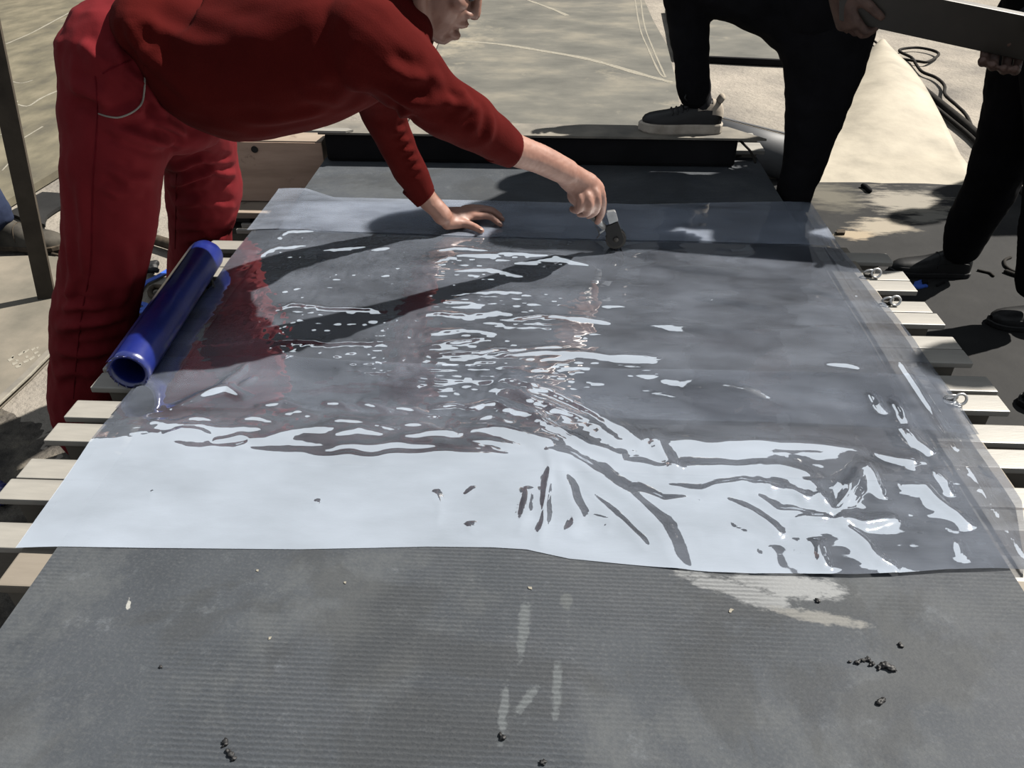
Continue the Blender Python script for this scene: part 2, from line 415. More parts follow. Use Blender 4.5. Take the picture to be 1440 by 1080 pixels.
class MB:
    def __init__(s):
        s.v, s.f = [], []

    def add(s, v, f):
        n = len(s.v)
        s.v += [tuple(map(float, p)) for p in v]
        s.f += [tuple(i + n for i in q) for q in f]
        return s

    def box(s, x0, x1, y0, y1, z0, z1, bev=0.0):
        b = bev
        if b <= 0:
            v = [(x, y, z) for z in (z0, z1) for (x, y) in ((x0, y0), (x1, y0), (x1, y1), (x0, y1))]
            f = [(3, 2, 1, 0), (4, 5, 6, 7), (0, 1, 5, 4), (1, 2, 6, 5), (2, 3, 7, 6), (3, 0, 4, 7)]
            return s.add(v, f)
        bm = bmesh.new()
        bmesh.ops.create_cube(bm, size=1)
        for q in bm.verts:
            q.co = Vector(((x0 + x1) / 2 + q.co.x * (x1 - x0), (y0 + y1) / 2 + q.co.y * (y1 - y0), (z0 + z1) / 2 + q.co.z * (z1 - z0)))
        bmesh.ops.bevel(bm, geom=bm.edges[:], offset=b, segments=2, profile=0.6, affect='EDGES')
        bm.verts.index_update()
        v = [q.co[:] for q in bm.verts]
        f = [tuple(q.index for q in fc.verts) for fc in bm.faces]
        bm.free()
        return s.add(v, f)

    def prism(s, poly, z0, z1):
        """poly in x,y (counter-clockwise)"""
        n = len(poly)
        v = [(p[0], p[1], z0) for p in poly] + [(p[0], p[1], z1) for p in poly]
        f = [tuple(range(n - 1, -1, -1)), tuple(range(n, 2 * n))]
        f += [(i, (i + 1) % n, n + (i + 1) % n, n + i) for i in range(n)]
        return s.add(v, f)

    def tube(s, pts, rad, n=10, hint=None, sub=1, cap=True, flat_cap=False):
        P = [np.array(p, dtype=float) for p in pts]
        R_ = [r if isinstance(r, (tuple, list)) else (r, r) for r in rad]
        if sub > 1:
            P, R_ = catmull(P, R_, sub)
        hint = np.array(hint if hint is not None else (0.13, 0.98, 0.15), dtype=float)
        rings = []
        N = len(P)
        T = []
        for i in range(N):
            t = P[min(i + 1, N - 1)] - P[max(i - 1, 0)]
            T.append(t / (np.linalg.norm(t) + 1e-12))
        side = None
        seq = []
        for i in range(N):
            h = hint if side is None or True else side
            sd = h - (h @ T[i]) * T[i]
            if np.linalg.norm(sd) < 1e-3:
                sd = np.cross(T[i], (1, 0, 0))
            sd /= np.linalg.norm(sd)
            up = np.cross(T[i], sd)
            seq.append((P[i], sd, up, R_[i][0], R_[i][1]))
        full = []
        if cap and not flat_cap:
            p, sd, up, a, b = seq[0]
            r = min(a, b)
            for k, (d, q) in enumerate(((0.98, 0.2), (0.85, 0.53), (0.5, 0.87))):
                full.append((p - T[0] * r * d, sd, up, a * q, b * q))
        full += seq
        if cap and not flat_cap:
            p, sd, up, a, b = seq[-1]
            r = min(a, b)
            for d, q in ((0.5, 0.87), (0.85, 0.53), (0.98, 0.2)):
                full.append((p + T[-1] * r * d, sd, up, a * q, b * q))
        v, f = [], []
        for p, sd, up, a, b in full:
            for k in range(n):
                an = 2 * math.pi * k / n
                v.append(p + sd * a * math.cos(an) + up * b * math.sin(an))
        for i in range(len(full) - 1):
            for k in range(n):
                k2 = (k + 1) % n
                f.append((i * n + k, i * n + k2, (i + 1) * n + k2, (i + 1) * n + k))
        if cap:
            f.append(tuple(range(n - 1, -1, -1)))
            e = (len(full) - 1) * n
            f.append(tuple(range(e, e + n)))
        return s.add(v, f)

    def ball(s, c, r, seg=14, rings=9, axes=None):
        rr = np.array(r if isinstance(r, (tuple, list, np.ndarray)) else (r, r, r), dtype=float)
        A = np.eye(3) if axes is None else np.array(axes, dtype=float)   # rows are axes
        c = np.array(c, dtype=float)
        v = [c + (np.array((0, 0, 1.0)) * rr) @ A]
        for i in range(1, rings):
            th = math.pi * i / rings
            for k in range(seg):
                ph = 2 * math.pi * k / seg
                v.append(c + (np.array((math.sin(th) * math.cos(ph), math.sin(th) * math.sin(ph), math.cos(th))) * rr) @ A)
        v.append(c + (np.array((0, 0, -1.0)) * rr) @ A)
        f = []
        for k in range(seg):
            f.append((0, 1 + k, 1 + (k + 1) % seg))
        for i in range(rings - 2):
            for k in range(seg):
                a = 1 + i * seg + k
                b = 1 + i * seg + (k + 1) % seg
                f.append((a, a + seg, b + seg, b))
        e = len(v) - 1
        for k in range(seg):
            f.append((e, 1 + (rings - 2) * seg + (k + 1) % seg, 1 + (rings - 2) * seg + k))
        return s.add(v, f)

    def grid(s, G):
        """G: (n, m, 3) array of points"""
        n, m_, _ = G.shape
        f = [(i * m_ + j, i * m_ + j + 1, (i + 1) * m_ + j + 1, (i + 1) * m_ + j) for i in range(n - 1) for j in range(m_ - 1)]
        return s.add(G.reshape(-1, 3), f)

    def build(s, name, m, parent=None, origin=None, smooth=False):
        return put(name, s.v, s.f, m, parent, origin, smooth)


def catmull(P, R_, sub):
    n = len(P)
    Q, S = [], []
    for i in range(n - 1):
        p0, p1, p2, p3 = P[max(i - 1, 0)], P[i], P[i + 1], P[min(i + 2, n - 1)]
        for k in range(sub):
            t = k / sub
            q = 0.5 * ((2 * p1) + (-p0 + p2) * t + (2 * p0 - 5 * p1 + 4 * p2 - p3) * t * t + (-p0 + 3 * p1 - 3 * p2 + p3) * t ** 3)
            Q.append(q)
            w = t * t * (3 - 2 * t)
            S.append(tuple(R_[i][j] * (1 - w) + R_[i + 1][j] * w for j in (0, 1)))
    Q.append(P[-1])
    S.append(R_[-1])
    return Q, S


def remesh(mb, voxel, smooth_it=4, smooth_f=0.5):
    """union of overlapping blobs -> one continuous skin (verts, faces)"""
    me = bpy.data.meshes.new('tmp')
    me.from_pydata(mb.v, [], mb.f)
    bm = bmesh.new()
    bm.from_mesh(me)
    bmesh.ops.recalc_face_normals(bm, faces=bm.faces[:])
    bm.to_mesh(me)
    bm.free()
    o = bpy.data.objects.new('tmp', me)
    COL.objects.link(o)
    md = o.modifiers.new('r', 'REMESH')
    md.mode = 'VOXEL'
    md.voxel_size = voxel
    if smooth_it:
        sm = o.modifiers.new('s', 'SMOOTH')
        sm.factor = smooth_f
        sm.iterations = smooth_it
    dg = bpy.context.evaluated_depsgraph_get()
    ev = o.evaluated_get(dg)
    m2 = ev.to_mesh()
    V = np.empty(len(m2.vertices) * 3)
    m2.vertices.foreach_get('co', V)
    Nn = np.empty(len(m2.vertices) * 3)
    m2.vertices.foreach_get('normal', Nn)
    F = [tuple(p.vertices) for p in m2.polygons]
    ev.to_mesh_clear()
    bpy.data.objects.remove(o)
    bpy.data.meshes.remove(me)
    return V.reshape(-1, 3), Nn.reshape(-1, 3), F


def seg_dist(V, a, b):
    a, b = np.array(a), np.array(b)
    ab = b - a
    t = np.clip(((V - a) @ ab) / (ab @ ab + 1e-12), 0, 1)
    d = np.linalg.norm(V - (a + t[:, None] * ab), axis=1)
    return d, t


def fold(V, Nn, lines, keep=None):
    """cloth folds: raised ridges with hollows beside them, along polylines"""
    D = np.zeros(len(V))
    for pts, amp, wid in lines:
        best = np.full(len(V), 9.0)
        tt = np.zeros(len(V))
        n = len(pts) - 1
        for i in range(n):
            d, t = seg_dist(V, pts[i], pts[i + 1])
            k = d < best
            best[k] = d[k]
            tt[k] = (i + t[k]) / n
        env = np.clip(np.sin(np.clip(tt, 0.02, 0.98) * math.pi) * 1.6, 0, 1)
        D += amp * env * (np.exp(-(best / wid) ** 2) - 0.55 * np.exp(-((best - 2.0 * wid) / (1.0 * wid)) ** 2))
    return V + Nn * D[:, None]


def crumple(V, Nn, amp, scale, stretch=(1, 1, 1), seed=0.0):
    S = np.array(stretch) * scale
    out = np.array([noise.noise(Vector((p[0] * S[0] + seed, p[1] * S[1], p[2] * S[2]))) for p in V])
    return V + Nn * (out * amp)[:, None]


def ribbon(pts, width, z, thick, name, m, parent, wob=0.0):
    """flat strip lying on a level surface along x,y points"""
    P = [np.array([p[0], p[1]]) for p in pts]
    L, Rr = [], []
    for i, p in enumerate(P):
        t = P[min(i + 1, len(P) - 1)] - P[max(i - 1, 0)]
        t = t / (np.linalg.norm(t) + 1e-9)
        nrm = np.array([-t[1], t[0]])
        w = width * (1 + wob * random.uniform(-1, 1)) / 2
        L.append(p + nrm * w)
        Rr.append(p - nrm * w)
    mb = MB()
    n = len(P)
    v = [(a[0], a[1], z + thick) for a in L] + [(a[0], a[1], z + thick) for a in Rr] + [(a[0], a[1], z) for a in L] + [(a[0], a[1], z) for a in Rr]
    f = []
    for i in range(n - 1):
        f.append((i, n + i, n + i + 1, i + 1))
        f.append((i, i + 1, 2 * n + i + 1, 2 * n + i))
        f.append((n + i + 1, n + i, 3 * n + i, 3 * n + i + 1))
    f.append((0, 2 * n, 3 * n, n))
    f.append((n - 1, 2 * n - 1, 4 * n - 1, 3 * n - 1))
    mb.add(v, f)
    return mb.build(name, m, parent)


def spline(pts, sub=6):
    P = [np.array(p, dtype=float) for p in pts]
    Q, _ = catmull(P, [(0, 0)] * len(P), sub)
    return Q


def sheet(poly, z0, z1):
    return MB().prism(poly, z0, z1)


def ccw(poly):
    a = sum(poly[i][0] * poly[(i + 1) % len(poly)][1] - poly[(i + 1) % len(poly)][0] * poly[i][1] for i in range(len(poly)))
    return poly if a > 0 else poly[::-1]


def on_ground(pxs, z=0.0):
    return ccw([tuple(atz(x, y, z)[:2]) for x, y in pxs])


# ================================================================== SETTING
def jag(pts, step=0.02, amp=0.006, seed=0):
    """closed outline with a ragged edge"""
    out = []
    n = len(pts)
    r = random.Random(seed)
    for i in range(n):
        a, b = np.array(pts[i]), np.array(pts[(i + 1) % n])
        L = np.linalg.norm(b - a)
        k = max(1, int(L / step))
        t = (b - a) / (L + 1e-9)
        nr = np.array([-t[1], t[0]])
        for j in range(k):
            q = a + (b - a) * j / k + nr * r.uniform(-amp, amp)
            out.append(tuple(q))
    return out


def splat(pxs, z, name, m, parent=None, th=0.0006, step=0.008, amp=0.003, seed=0):
    poly = jag(on_ground(pxs, z), step, amp, seed)
    return MB().prism(poly, z, z + th).build(name, m, parent)


# ground of sandy soil, gently uneven
def make_ground():
    # fine in the yard in view, coarse far off
    xs = np.concatenate([np.linspace(-40, -6, 12)[:-1], np.linspace(-6, 6, 90), np.linspace(6, 40, 12)[1:]])
    ys = np.concatenate([np.linspace(-25, -1, 10)[:-1], np.linspace(-1, 12, 100), np.linspace(12, 45, 10)[1:]])
    G = np.zeros((len(ys), len(xs), 3))
    for i, y in enumerate(ys):
        for j, x in enumerate(xs):
            G[i, j] = (x, y, -0.012 + 0.010 * noise.noise(Vector((x * 1.3, y * 1.3, 0))))
    o = MB().grid(G).build('floor', 'sand', None, (0, 0, 0), True)
    return tag(o, 'sandy tan yard ground around the work bench', None, None, 'structure')


make_ground()

# trodden soil beside the press (heaped a little at the mat's edge)
xs = np.linspace(-2.3, -0.82, 110)
ys = np.linspace(0.15, 1.72, 110)
G = np.zeros((110, 110, 3))
for i, y in enumerate(ys):
    for j, x in enumerate(xs):
        e = min((x + 2.3) / 0.3, (-0.82 - x) / 0.2 + 0.4, (y - 0.15) / 0.2, (1.72 - y) / 0.5, 1)
        n1 = noise.noise(Vector((x * 5, y * 5, 1)))
        n2 = noise.noise(Vector((x * 32, y * 32, 2)))
        n3 = noise.noise(Vector((x * 90, y * 90, 5)))
        G[i, j] = (x, y, -0.014 + max(0, e) * (0.019 + 0.008 * n1 + 0.009 * n2 + 0.004 * n3))
tag(MB().grid(G).build('loose_soil', 'rough_soil', None, None, True), 'crumbly grey-brown soil on the ground at lower left beside the beams', 'soil', None, 'stuff')

# hall across the yard: its tall shaded front stands beyond the top of the picture and mirrors in the film
BY, BH = 17.0, 12.6
wall = MB().box(-26, 8.4, BY, BY + 6, -0.05, BH).build('wall_back', 'facade')
tag(wall, 'tall grey hall front across the yard', None, None, 'structure')
for i in range(11):
    x0 = -25.6 + i * 3.0
    for (z0, z1) in ((4.6, 5.8), (7.4, 8.6)):
        f = MB().box(x0, x0 + 2.2, BY - 0.06, BY, z0, z1).build('window_frame', 'facade_dark', wall)
        MB().box(x0 + 0.1, x0 + 1.05, BY - 0.08, BY - 0.06, z0 + 0.1, z1 - 0.1).build('pane', 'glass_dark', f)
        MB().box(x0 + 1.15, x0 + 2.1, BY - 0.08, BY - 0.06, z0 + 0.1, z1 - 0.1).build('pane', 'glass_dark', f)
for x0 in (-14, -3):
    MB().box(x0, x0 + 4, BY - 0.07, BY, -0.02, 3.8).build('gate_leaf', 'facade_dark', wall)
tower = MB().box(8.4, 20.5, BY - 0.3, BY + 6, -0.05, 20.0).build('wall_added_tower', 'facade')  # unseen tower, added so the right corner of the film mirrors dark
tag(tower, 'unseen tall grey tower at the hall end, added to darken the film mirror', None, None, 'structure')
for z0 in (3.0, 7.0, 11.0, 15.0):
    f = MB().box(13.5, 16.0, BY - 0.36, BY - 0.3, z0, z0 + 1.6).build('window_frame', 'facade_dark', tower)
    MB().box(13.6, 15.9, BY - 0.38, BY - 0.36, z0 + 0.1, z0 + 1.5).build('pane', 'glass_dark', f)
MB().box(-26.2, 8.3, BY - 0.25, BY + 6.2, BH, BH + 0.25).build('roof_edge', 'facade_dark', wall)

# ------------------------------------------------------------------ belts and sheets on the ground
poly = [(-0.97, 3.3), (-0.97, 4.6), (-0.98, 6.6), (-1.0, 9.5), (-1.0, 13.2), (1.15, 13.2), (1.08, 9.0), (1.02, 7.5), (0.94, 6.3), (0.86, 5.5), (0.86, 3.3)]
L = [atz(576, 172, 0)[:2], atz(618, 62, 0)[:2], atz(642, 2, 0)[:2]]
Rr = [atz(905, 0, 0)[:2], atz(918, 30, 0)[:2], atz(938, 66, 0)[:2], atz(950, 115, 0)[:2], atz(958, 172, 0)[:2]]
poly = [tuple(p) for p in L] + [(L[2][0] - 0.05, 12.8), (0.55, 12.8)] + [tuple(p) for p in Rr]
poly = ccw(poly + [(Rr[-1][0], 3.6), (L[0][0], 3.6)])
fb = MB().prism(poly, -0.004, 0.012).build('spare_conveyor_belt', 'far_belt')
tag(fb, 'long dusty grey belt stretched flat on the yard beyond the black box', 'conveyor belt')
for pts, w in (([(893, 0), (900, 40), (912, 70), (926, 100), (934, 109)], 0.013), ([(901, 0), (906, 35), (918, 68), (932, 100), (936, 109)], 0.013),
               ([(645, 58), (700, 62), (765, 72), (830, 84), (900, 104), (945, 116)], 0.05), ([(742, 0), (775, 12), (798, 22)], 0.04)):
    ribbon(spline([atz(x, y, 0.012) for x, y in pts]), w, 0.012, 0.0012, 'chalk_line', 'chalk', fb, 0.3)

ls = MB().prism(ccw([tuple(atz(-70, 345, 0)[:2]), tuple(atz(16, 289, 0)[:2]), tuple(atz(96, 240, 0)[:2]), tuple(atz(240, 140, 0)[:2]), (-2.2, 12.5), (-7.5, 12.5), (-7.5, 3.1)]), -0.004, 0.03).build('flat_rubber_sheet', 'left_sheet')
tag(ls, 'large dusty olive-grey rubber sheet with white scratches at upper left', 'rubber sheet')
for pts, w in (([(8, 62), (20, 57), (45, 46), (75, 30), (101, 16)], 0.014), ([(18, 115), (30, 117), (46, 113)], 0.012), ([(17, 148), (25, 142)], 0.012),
               ([(25, 147), (40, 149), (60, 137), (92, 123)], 0.014), ([(77, 83), (92, 83)], 0.016), ([(30, 196), (60, 178)], 0.008), ([(2, 190), (14, 178)], 0.01), ([(3, 240), (16, 226)], 0.008), ([(85, 28), (108, 23)], 0.008)):
    ribbon(spline([atz(x, y, 0.03) for x, y in pts]), w, 0.03, 0.001, 'chalk_line', 'chalk', ls, 0.3)

bs = MB().prism(jag(on_ground([(12, 303), (58, 272), (97, 275), (100, 283), (66, 305), (62, 318)]), 0.04, 0.008, 3), -0.006, 0.008).build('black_rubber_offcut', 'dark_floor')
tag(bs, 'dark offcut of rubber beside the boot at far left', 'rubber offcut')

# pale mat at the left with a turned light border
edge = [(-260, 800), (-60, 628), (0, 570), (15, 556), (45, 528), (84, 488), (150, 430), (185, 402)]
pm = MB().prism(ccw([tuple(atz(x, y, 0)[:2]) for x, y in edge] + [tuple(atz(150, 372, 0)[:2]), tuple(atz(60, 362, 0)[:2]), (-3.3, 2.5), (-3.4, 0.9)]), -0.01, 0.010).build('pale_ground_mat', 'pale_mat')
tag(pm, 'pale dusty belt mat on the ground behind the red trousers', 'mat')
ribbon([atz(x, y, 0.01)[:2] + np.array((-0.018, 0.006)) for x, y in edge], 0.022, 0.010, 0.003, 'mat_border', 'board', pm)
ribbon([atz(x, y, 0.01)[:2] + np.array((-0.004, 0.0)) for x, y in edge], 0.006, 0.010, 0.005, 'mat_edge', 'chalk', pm)
# worn painted characters on the mat
for (x, y, w, h, r) in ((16, 505, 9, 3.6, 0.5), (21, 511, 8, 3.6, 0.3), (26, 515, 8, 3.4, 0.3), (18, 502, 4, 3, 0.9), (24, 507, 4, 3, 0.2), (29, 512, 4, 3, 0.2),
                        (30, 497, 10, 2.6, 0.6), (37, 494, 9, 2.4, 0.5), (38, 502, 4, 3, 0.2), (37, 508, 9, 2.8, 0.4), (45, 504, 8, 2.8, 0.6),
                        (47, 491, 6, 2.4, 0.5), (51, 496, 6, 2.4, 0.4), (55, 500, 5, 2.2, 0.4), (53, 489, 4, 2.2, 0.5)):
    ca, sa = math.cos(-r), math.sin(-r)
    q = [(x + dx * ca - dy * sa, y + dx * sa + dy * ca) for dx, dy in ((-w / 2, -h / 2), (w / 2, -h / 2), (w / 2, h / 2), (-w / 2, h / 2))]
    splat(q, 0.010, 'painted_stroke', 'chalk', pm, 0.0008, 0.006, 0.0015, int(x))

# dark mat floor to the right
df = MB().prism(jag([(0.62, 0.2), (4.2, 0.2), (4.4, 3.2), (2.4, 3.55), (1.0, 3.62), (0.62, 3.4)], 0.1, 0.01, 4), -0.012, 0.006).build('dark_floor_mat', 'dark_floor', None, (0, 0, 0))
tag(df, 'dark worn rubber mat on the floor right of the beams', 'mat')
ribbon(spline([atz(x, y, 0.006) for x, y in ((1155, 241), (1210, 240), (1262, 244), (1310, 240), (1358, 246))]), 0.012, 0.006, 0.002, 'scratch', 'dark_floor', df)

# cream belt tongue curling up behind the standing leg
rows = [(262, 1120, 1376), (250, 1130, 1369), (232, 1139, 1357), (215, 1148, 1345), (185, 1160, 1328), (155, 1172, 1311), (125, 1186, 1293), (100, 1201, 1275), (84, 1214, 1258), (75, 1226, 1246)]
G = np.zeros((len(rows) * 4 - 3, 21, 3))
P0 = spline([np.append(atz(xl, y, 0.0)[:2], 0) for y, xl, xr in rows], 4)
P1 = spline([np.append(atz(xr, y, 0.0)[:2], 0) for y, xl, xr in rows], 4)
nr = len(P0)
for i in range(nr):
    for j in range(21):
        u = j / 20.0
        v = i / (nr - 1.0)
        p = P0[i] * (1 - u) + P1[i] * u
        hump = 0.17 * max(0, min(1, (v - 0.30) / 0.35)) * math.sin(math.pi * min(1, (u * 0.8 + 0.08))) ** 1.3
        G[i, j] = (p[0], p[1], -0.006 + 0.014 * min(1, v * 6) + hump * (1 - 0.5 * v))
top = MB().grid(G)
cb = top.build('cream_belt_tongue', 'cream_belt', None, None, True)
sl = cb.modifiers.new('thickness', 'SOLIDIFY')
sl.thickness = 0.008
sl.offset = 1
tag(cb, 'sunlit cream belt end curling up behind the bent man in black', 'conveyor belt')

gs = MB().prism(on_ground([(950, 84), (1130, 92), (1168, 93), (1172, 24), (935, 16)]), -0.004, 0.035).build('grey_ground_sheet', 'far_belt')
tag(gs, 'grey sheet with a dark thick edge seen between the black trouser legs', 'rubber sheet')
MB().prism(on_ground([(951, 85.2), (1130, 93.2), (1168, 94.2), (1168, 92.6), (1130, 91.6), (951, 83.6)]), -0.004, 0.0352).build('sheet_edge', 'black_rubber', gs)

p0, p1 = atz(995, 193, 0.10), atz(1118, 226, 0.10)
g = MB().tube([p0, p1], [0.10, 0.10], 28, flat_cap=True)
gr = g.build('rolled_belt', 'grey_roll', None, None, True)
tag(gr, 'dark grey rolled belt lying behind the sneaker', 'belt roll')
ax = (p1 - p0) / np.linalg.norm(p1 - p0)
side = np.cross(ax, (0, 0, 1))
fl = [p0 + side * -0.02 + np.array((0, 0, 0.1002)), p1 + side * -0.02 + np.array((0, 0, 0.1002))]
q = [fl[0], fl[1], fl[1] - side * 0.03 + np.array((0, 0, -0.004)), fl[0] - side * 0.03 + np.array((0, 0, -0.004))]
MB().add([tuple(a) for a in q] + [tuple(a + np.array((0, 0, 0.004))) for a in q], [(3, 2, 1, 0), (4, 5, 6, 7), (0, 1, 5, 4), (1, 2, 6, 5), (2, 3, 7, 6), (3, 0, 4, 7)]).build('outer_lap', 'grey_roll', gr)


def ground_cable(name, pxs, r, m, label, cat, z=None, group=None):
    pts = spline([atz(x, y, r if z is None else z) for x, y in pxs], 6)
    o = MB().tube(pts, [r] * len(pts), 8).build(name, m, None, None, True)
    return tag(o, label, cat, group)


ground_cable('cable', [(1268, 83), (1290, 86), (1305, 87), (1320, 77), (1312, 71), (1290, 67), (1268, 69), (1266, 73), (1282, 81), (1288, 90), (1297, 101), (1316, 109), (1328, 120), (1329, 133), (1345, 148), (1358, 161), (1366, 178), (1366, 190), (1382, 186), (1404, 200), (1440, 226), (1490, 262)], 0.010, 'cable', 'thin dark cable looping on the ground below the held plate', 'cable', 0.012)
ground_cable('hose', [(1296, 124), (1318, 142), (1350, 168), (1380, 194), (1412, 222), (1480, 285)], 0.022, 'cable', 'thick dark hose lying straight beside the cream belt', 'hose', 0.022)
ground_cable('cable', [(1312, 148), (1335, 167), (1365, 192), (1395, 222), (1425, 256), (1475, 310)], 0.012, 'cable', 'dark cable running right along the cream belt edge', 'cable', 0.014)
ground_cable('wire', [(1228, 57), (1234, 62), (1232, 70)], 0.008, 'cable', 'short black wire end beside the black trouser hip', 'wire', 0.010)
ground_cable('rubber_hook', [(1421, 362), (1413, 366), (1414, 374), (1422, 380), (1432, 384), (1446, 388)], 0.006, 'cable', 'thin hooked black strip on the dark mat near the ankle boot', 'strip', 0.010)
ground_cable('rubber_strip', [(1415, 382), (1426, 386), (1444, 391)], 0.009, 'cable', 'straight black rubber strip just above the ankle boot', 'strip', 0.012)
ground_cable('rubber_strip', [(1376, 380), (1384, 382), (1392, 384), (1397, 388)], 0.005, 'cable', 'short bent black sliver between the two men\'s shoes', 'strip', 0.010)
ground_cable('rubber_strip', [(1214, 261), (1219, 264), (1223, 268)], 0.012, 'black_rubber', 'tiny black stick on the grey mat above the pale worn patch', 'strip', 0.016)

# offcuts by the shoe
for pxs, m, nm, lb, h in (([(1286, 398), (1297, 395), (1304, 404), (1292, 407), (1283, 405)], 'blue_tape', 'blue_scrap', 'scrap of blue plastic on the mat by the black shoe', 0.006),
                          ([(1296, 397), (1304, 396), (1304, 401), (1296, 402)], 'black_rubber', 'rubber_chip', 'small black chip beside the blue plastic scrap', 0.012),
                          ([(1316, 402), (1327, 397), (1329, 399), (1318, 404)], 'black_rubber', 'rubber_chip', 'thin black sliver right of the blue plastic scrap', 0.006),
                          ([(1176, 326), (1188, 326), (1188, 331), (1176, 331)], 'rust', 'rusty_bolt_head', 'small rusty square nut beside the film on the dark mat', 0.012)):
    o = MB().prism(jag(on_ground(pxs, 0.006), 0.01, 0.002, 5), 0.006, 0.006 + h).build(nm, m)
    tag(o, lb, 'scrap')

# ------------------------------------------------------------------ the press: beams, platen, girder, box
BEAMS = [(1.831, 1.779), (1.733, 1.6835), (1.6815, 1.630), (1.582, 1.532), (1.530, 1.479), (1.432, 1.383), (1.381, 1.330), (1.285, 1.233), (1.222, 1.170),
         (1.130, 1.077), (1.061, 1.010), (0.963, 0.914), (0.912, 0.863), (0.814, 0.762)]
ordn = ['nearest', 'second', 'third', 'fourth', 'fifth', 'sixth', 'seventh', 'eighth', 'ninth', 'tenth', 'eleventh', 'twelfth', 'thirteenth', 'farthest']
XL, XR = -0.877, 0.884
protos = None
for k, (y1, y0) in enumerate(BEAMS[::-1]):
    yc = (y0 + y1) / 2
    e = empty('press_beam', (0.0, yc, 0.24))
    lab = {'nearest': 'aluminium press beam nearest the camera, its dark tall side showing at lower left', 'farthest': 'aluminium press beam farthest from the camera, ending by the black shoe toe'}.get(ordn[k], 'pale aluminium press beam, %s from the camera, ends sticking out under the film' % ordn[k])
    tag(e, lab, 'beam', 'press beams under the belt')
    if protos is None:
        hw = 0.026
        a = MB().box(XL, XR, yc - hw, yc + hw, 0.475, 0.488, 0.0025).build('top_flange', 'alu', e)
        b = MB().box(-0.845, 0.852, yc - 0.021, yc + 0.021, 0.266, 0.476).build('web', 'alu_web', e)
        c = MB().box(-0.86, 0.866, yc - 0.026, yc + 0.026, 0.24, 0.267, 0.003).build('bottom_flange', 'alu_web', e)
        protos = [a, b, c]
    else:
        for q in protos:
            o = q.copy()
            COL.objects.link(o)
            o.parent = e
            ORG[o] = ORG[q]
        # same width within a millimetre, scaled to fit its slot
        e.scale = (1 + 0.004 * math.sin(k * 2.3), (y1 - y0) / 0.0525, 1)

pl = MB().box(-0.775, 0.79, 0.692, 1.86, 0.470, 0.4878, 0.003).build('heating_platen', 'beam_pale')
tag(pl, 'flat pale metal platen lying on the beams under the belt', 'platen')
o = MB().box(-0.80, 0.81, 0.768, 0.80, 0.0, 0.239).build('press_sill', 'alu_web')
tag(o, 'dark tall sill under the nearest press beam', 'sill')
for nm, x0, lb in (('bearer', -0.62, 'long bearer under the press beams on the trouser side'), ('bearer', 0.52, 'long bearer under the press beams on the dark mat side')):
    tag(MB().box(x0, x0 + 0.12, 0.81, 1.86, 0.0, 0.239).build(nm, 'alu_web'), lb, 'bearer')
tr = empty('trestle', (0, 0.1, 0))
tag(tr, 'low trestle carrying the near end of the belt', 'trestle')
MB().box(-0.6, 0.6, -0.55, 0.66, 0.455, 0.486).build('trestle_top', 'alu_web', tr)
for x in (-0.5, 0.44):
    for y in (-0.5, 0.55):
        MB().box(x, x + 0.06, y, y + 0.06, 0.0, 0.456).build('leg', 'alu_web', tr)

fs = empty('far_stand', (0, 2.4, 0))
tag(fs, 'low stand under the far end of the belt below the black box', 'stand')
MB().box(-0.55, 0.45, 2.2, 2.56, 0.455, 0.486).build('stand_top', 'alu_web', fs)
for x in (-0.5, 0.36):
    for y in (2.22, 2.48):
        MB().box(x, x + 0.06, y, y + 0.06, 0.0, 0.456).build('leg', 'alu_web', fs)
# main belt
xs = np.linspace(-0.713, 0.689, 60)
ys = np.linspace(-0.6, 2.58, 120)
bm_ = MB()
n, m_ = len(ys), len(xs)
G = np.zeros((n, m_, 3))
for i, y in enumerate(ys):
    for j, x in enumerate(xs):
        G[i, j] = (x + (0.003 * noise.noise(Vector((y * 3, 0, x > 0))) if j in (0, m_ - 1) else 0), y, 0.5 + 0.0006 * noise.noise(Vector((x * 4, y * 4, 0))))
bm_.grid(G)
B = G.copy()
B[:, :, 2] = 0.4885
k0 = len(bm_.v)
bm_.v += [tuple(p) for p in B.reshape(-1, 3)]
bm_.f += [(k0 + i * m_ + j, k0 + (i + 1) * m_ + j, k0 + (i + 1) * m_ + j + 1, k0 + i * m_ + j + 1) for i in range(n - 1) for j in range(m_ - 1)]
for i in range(n - 1):
    bm_.f.append((i * m_, (i + 1) * m_, k0 + (i + 1) * m_, k0 + i * m_))
    bm_.f.append(((i + 1) * m_ + m_ - 1, i * m_ + m_ - 1, k0 + i * m_ + m_ - 1, k0 + (i + 1) * m_ + m_ - 1))
for j in range(m_ - 1):
    bm_.f.append((j + 1, j, k0 + j, k0 + j + 1))
    bm_.f.append(((n - 1) * m_ + j, (n - 1) * m_ + j + 1, k0 + (n - 1) * m_ + j + 1, k0 + (n - 1) * m_ + j))
belt = bm_.build('conveyor_belt', 'belt', None, (0, 1, 0.4885))
tag(belt, 'wide grey conveyor belt with fine cross ribs lying over the press', 'conveyor belt')
ZB = 0.5008

MB().box(-0.706, 0.682, 0.955, 1.845, 0.5002, 0.5022, 0.0008).build('rubber_ply', 'splice', belt)['label'] = 'fresh dark rubber ply of the splice under the film'
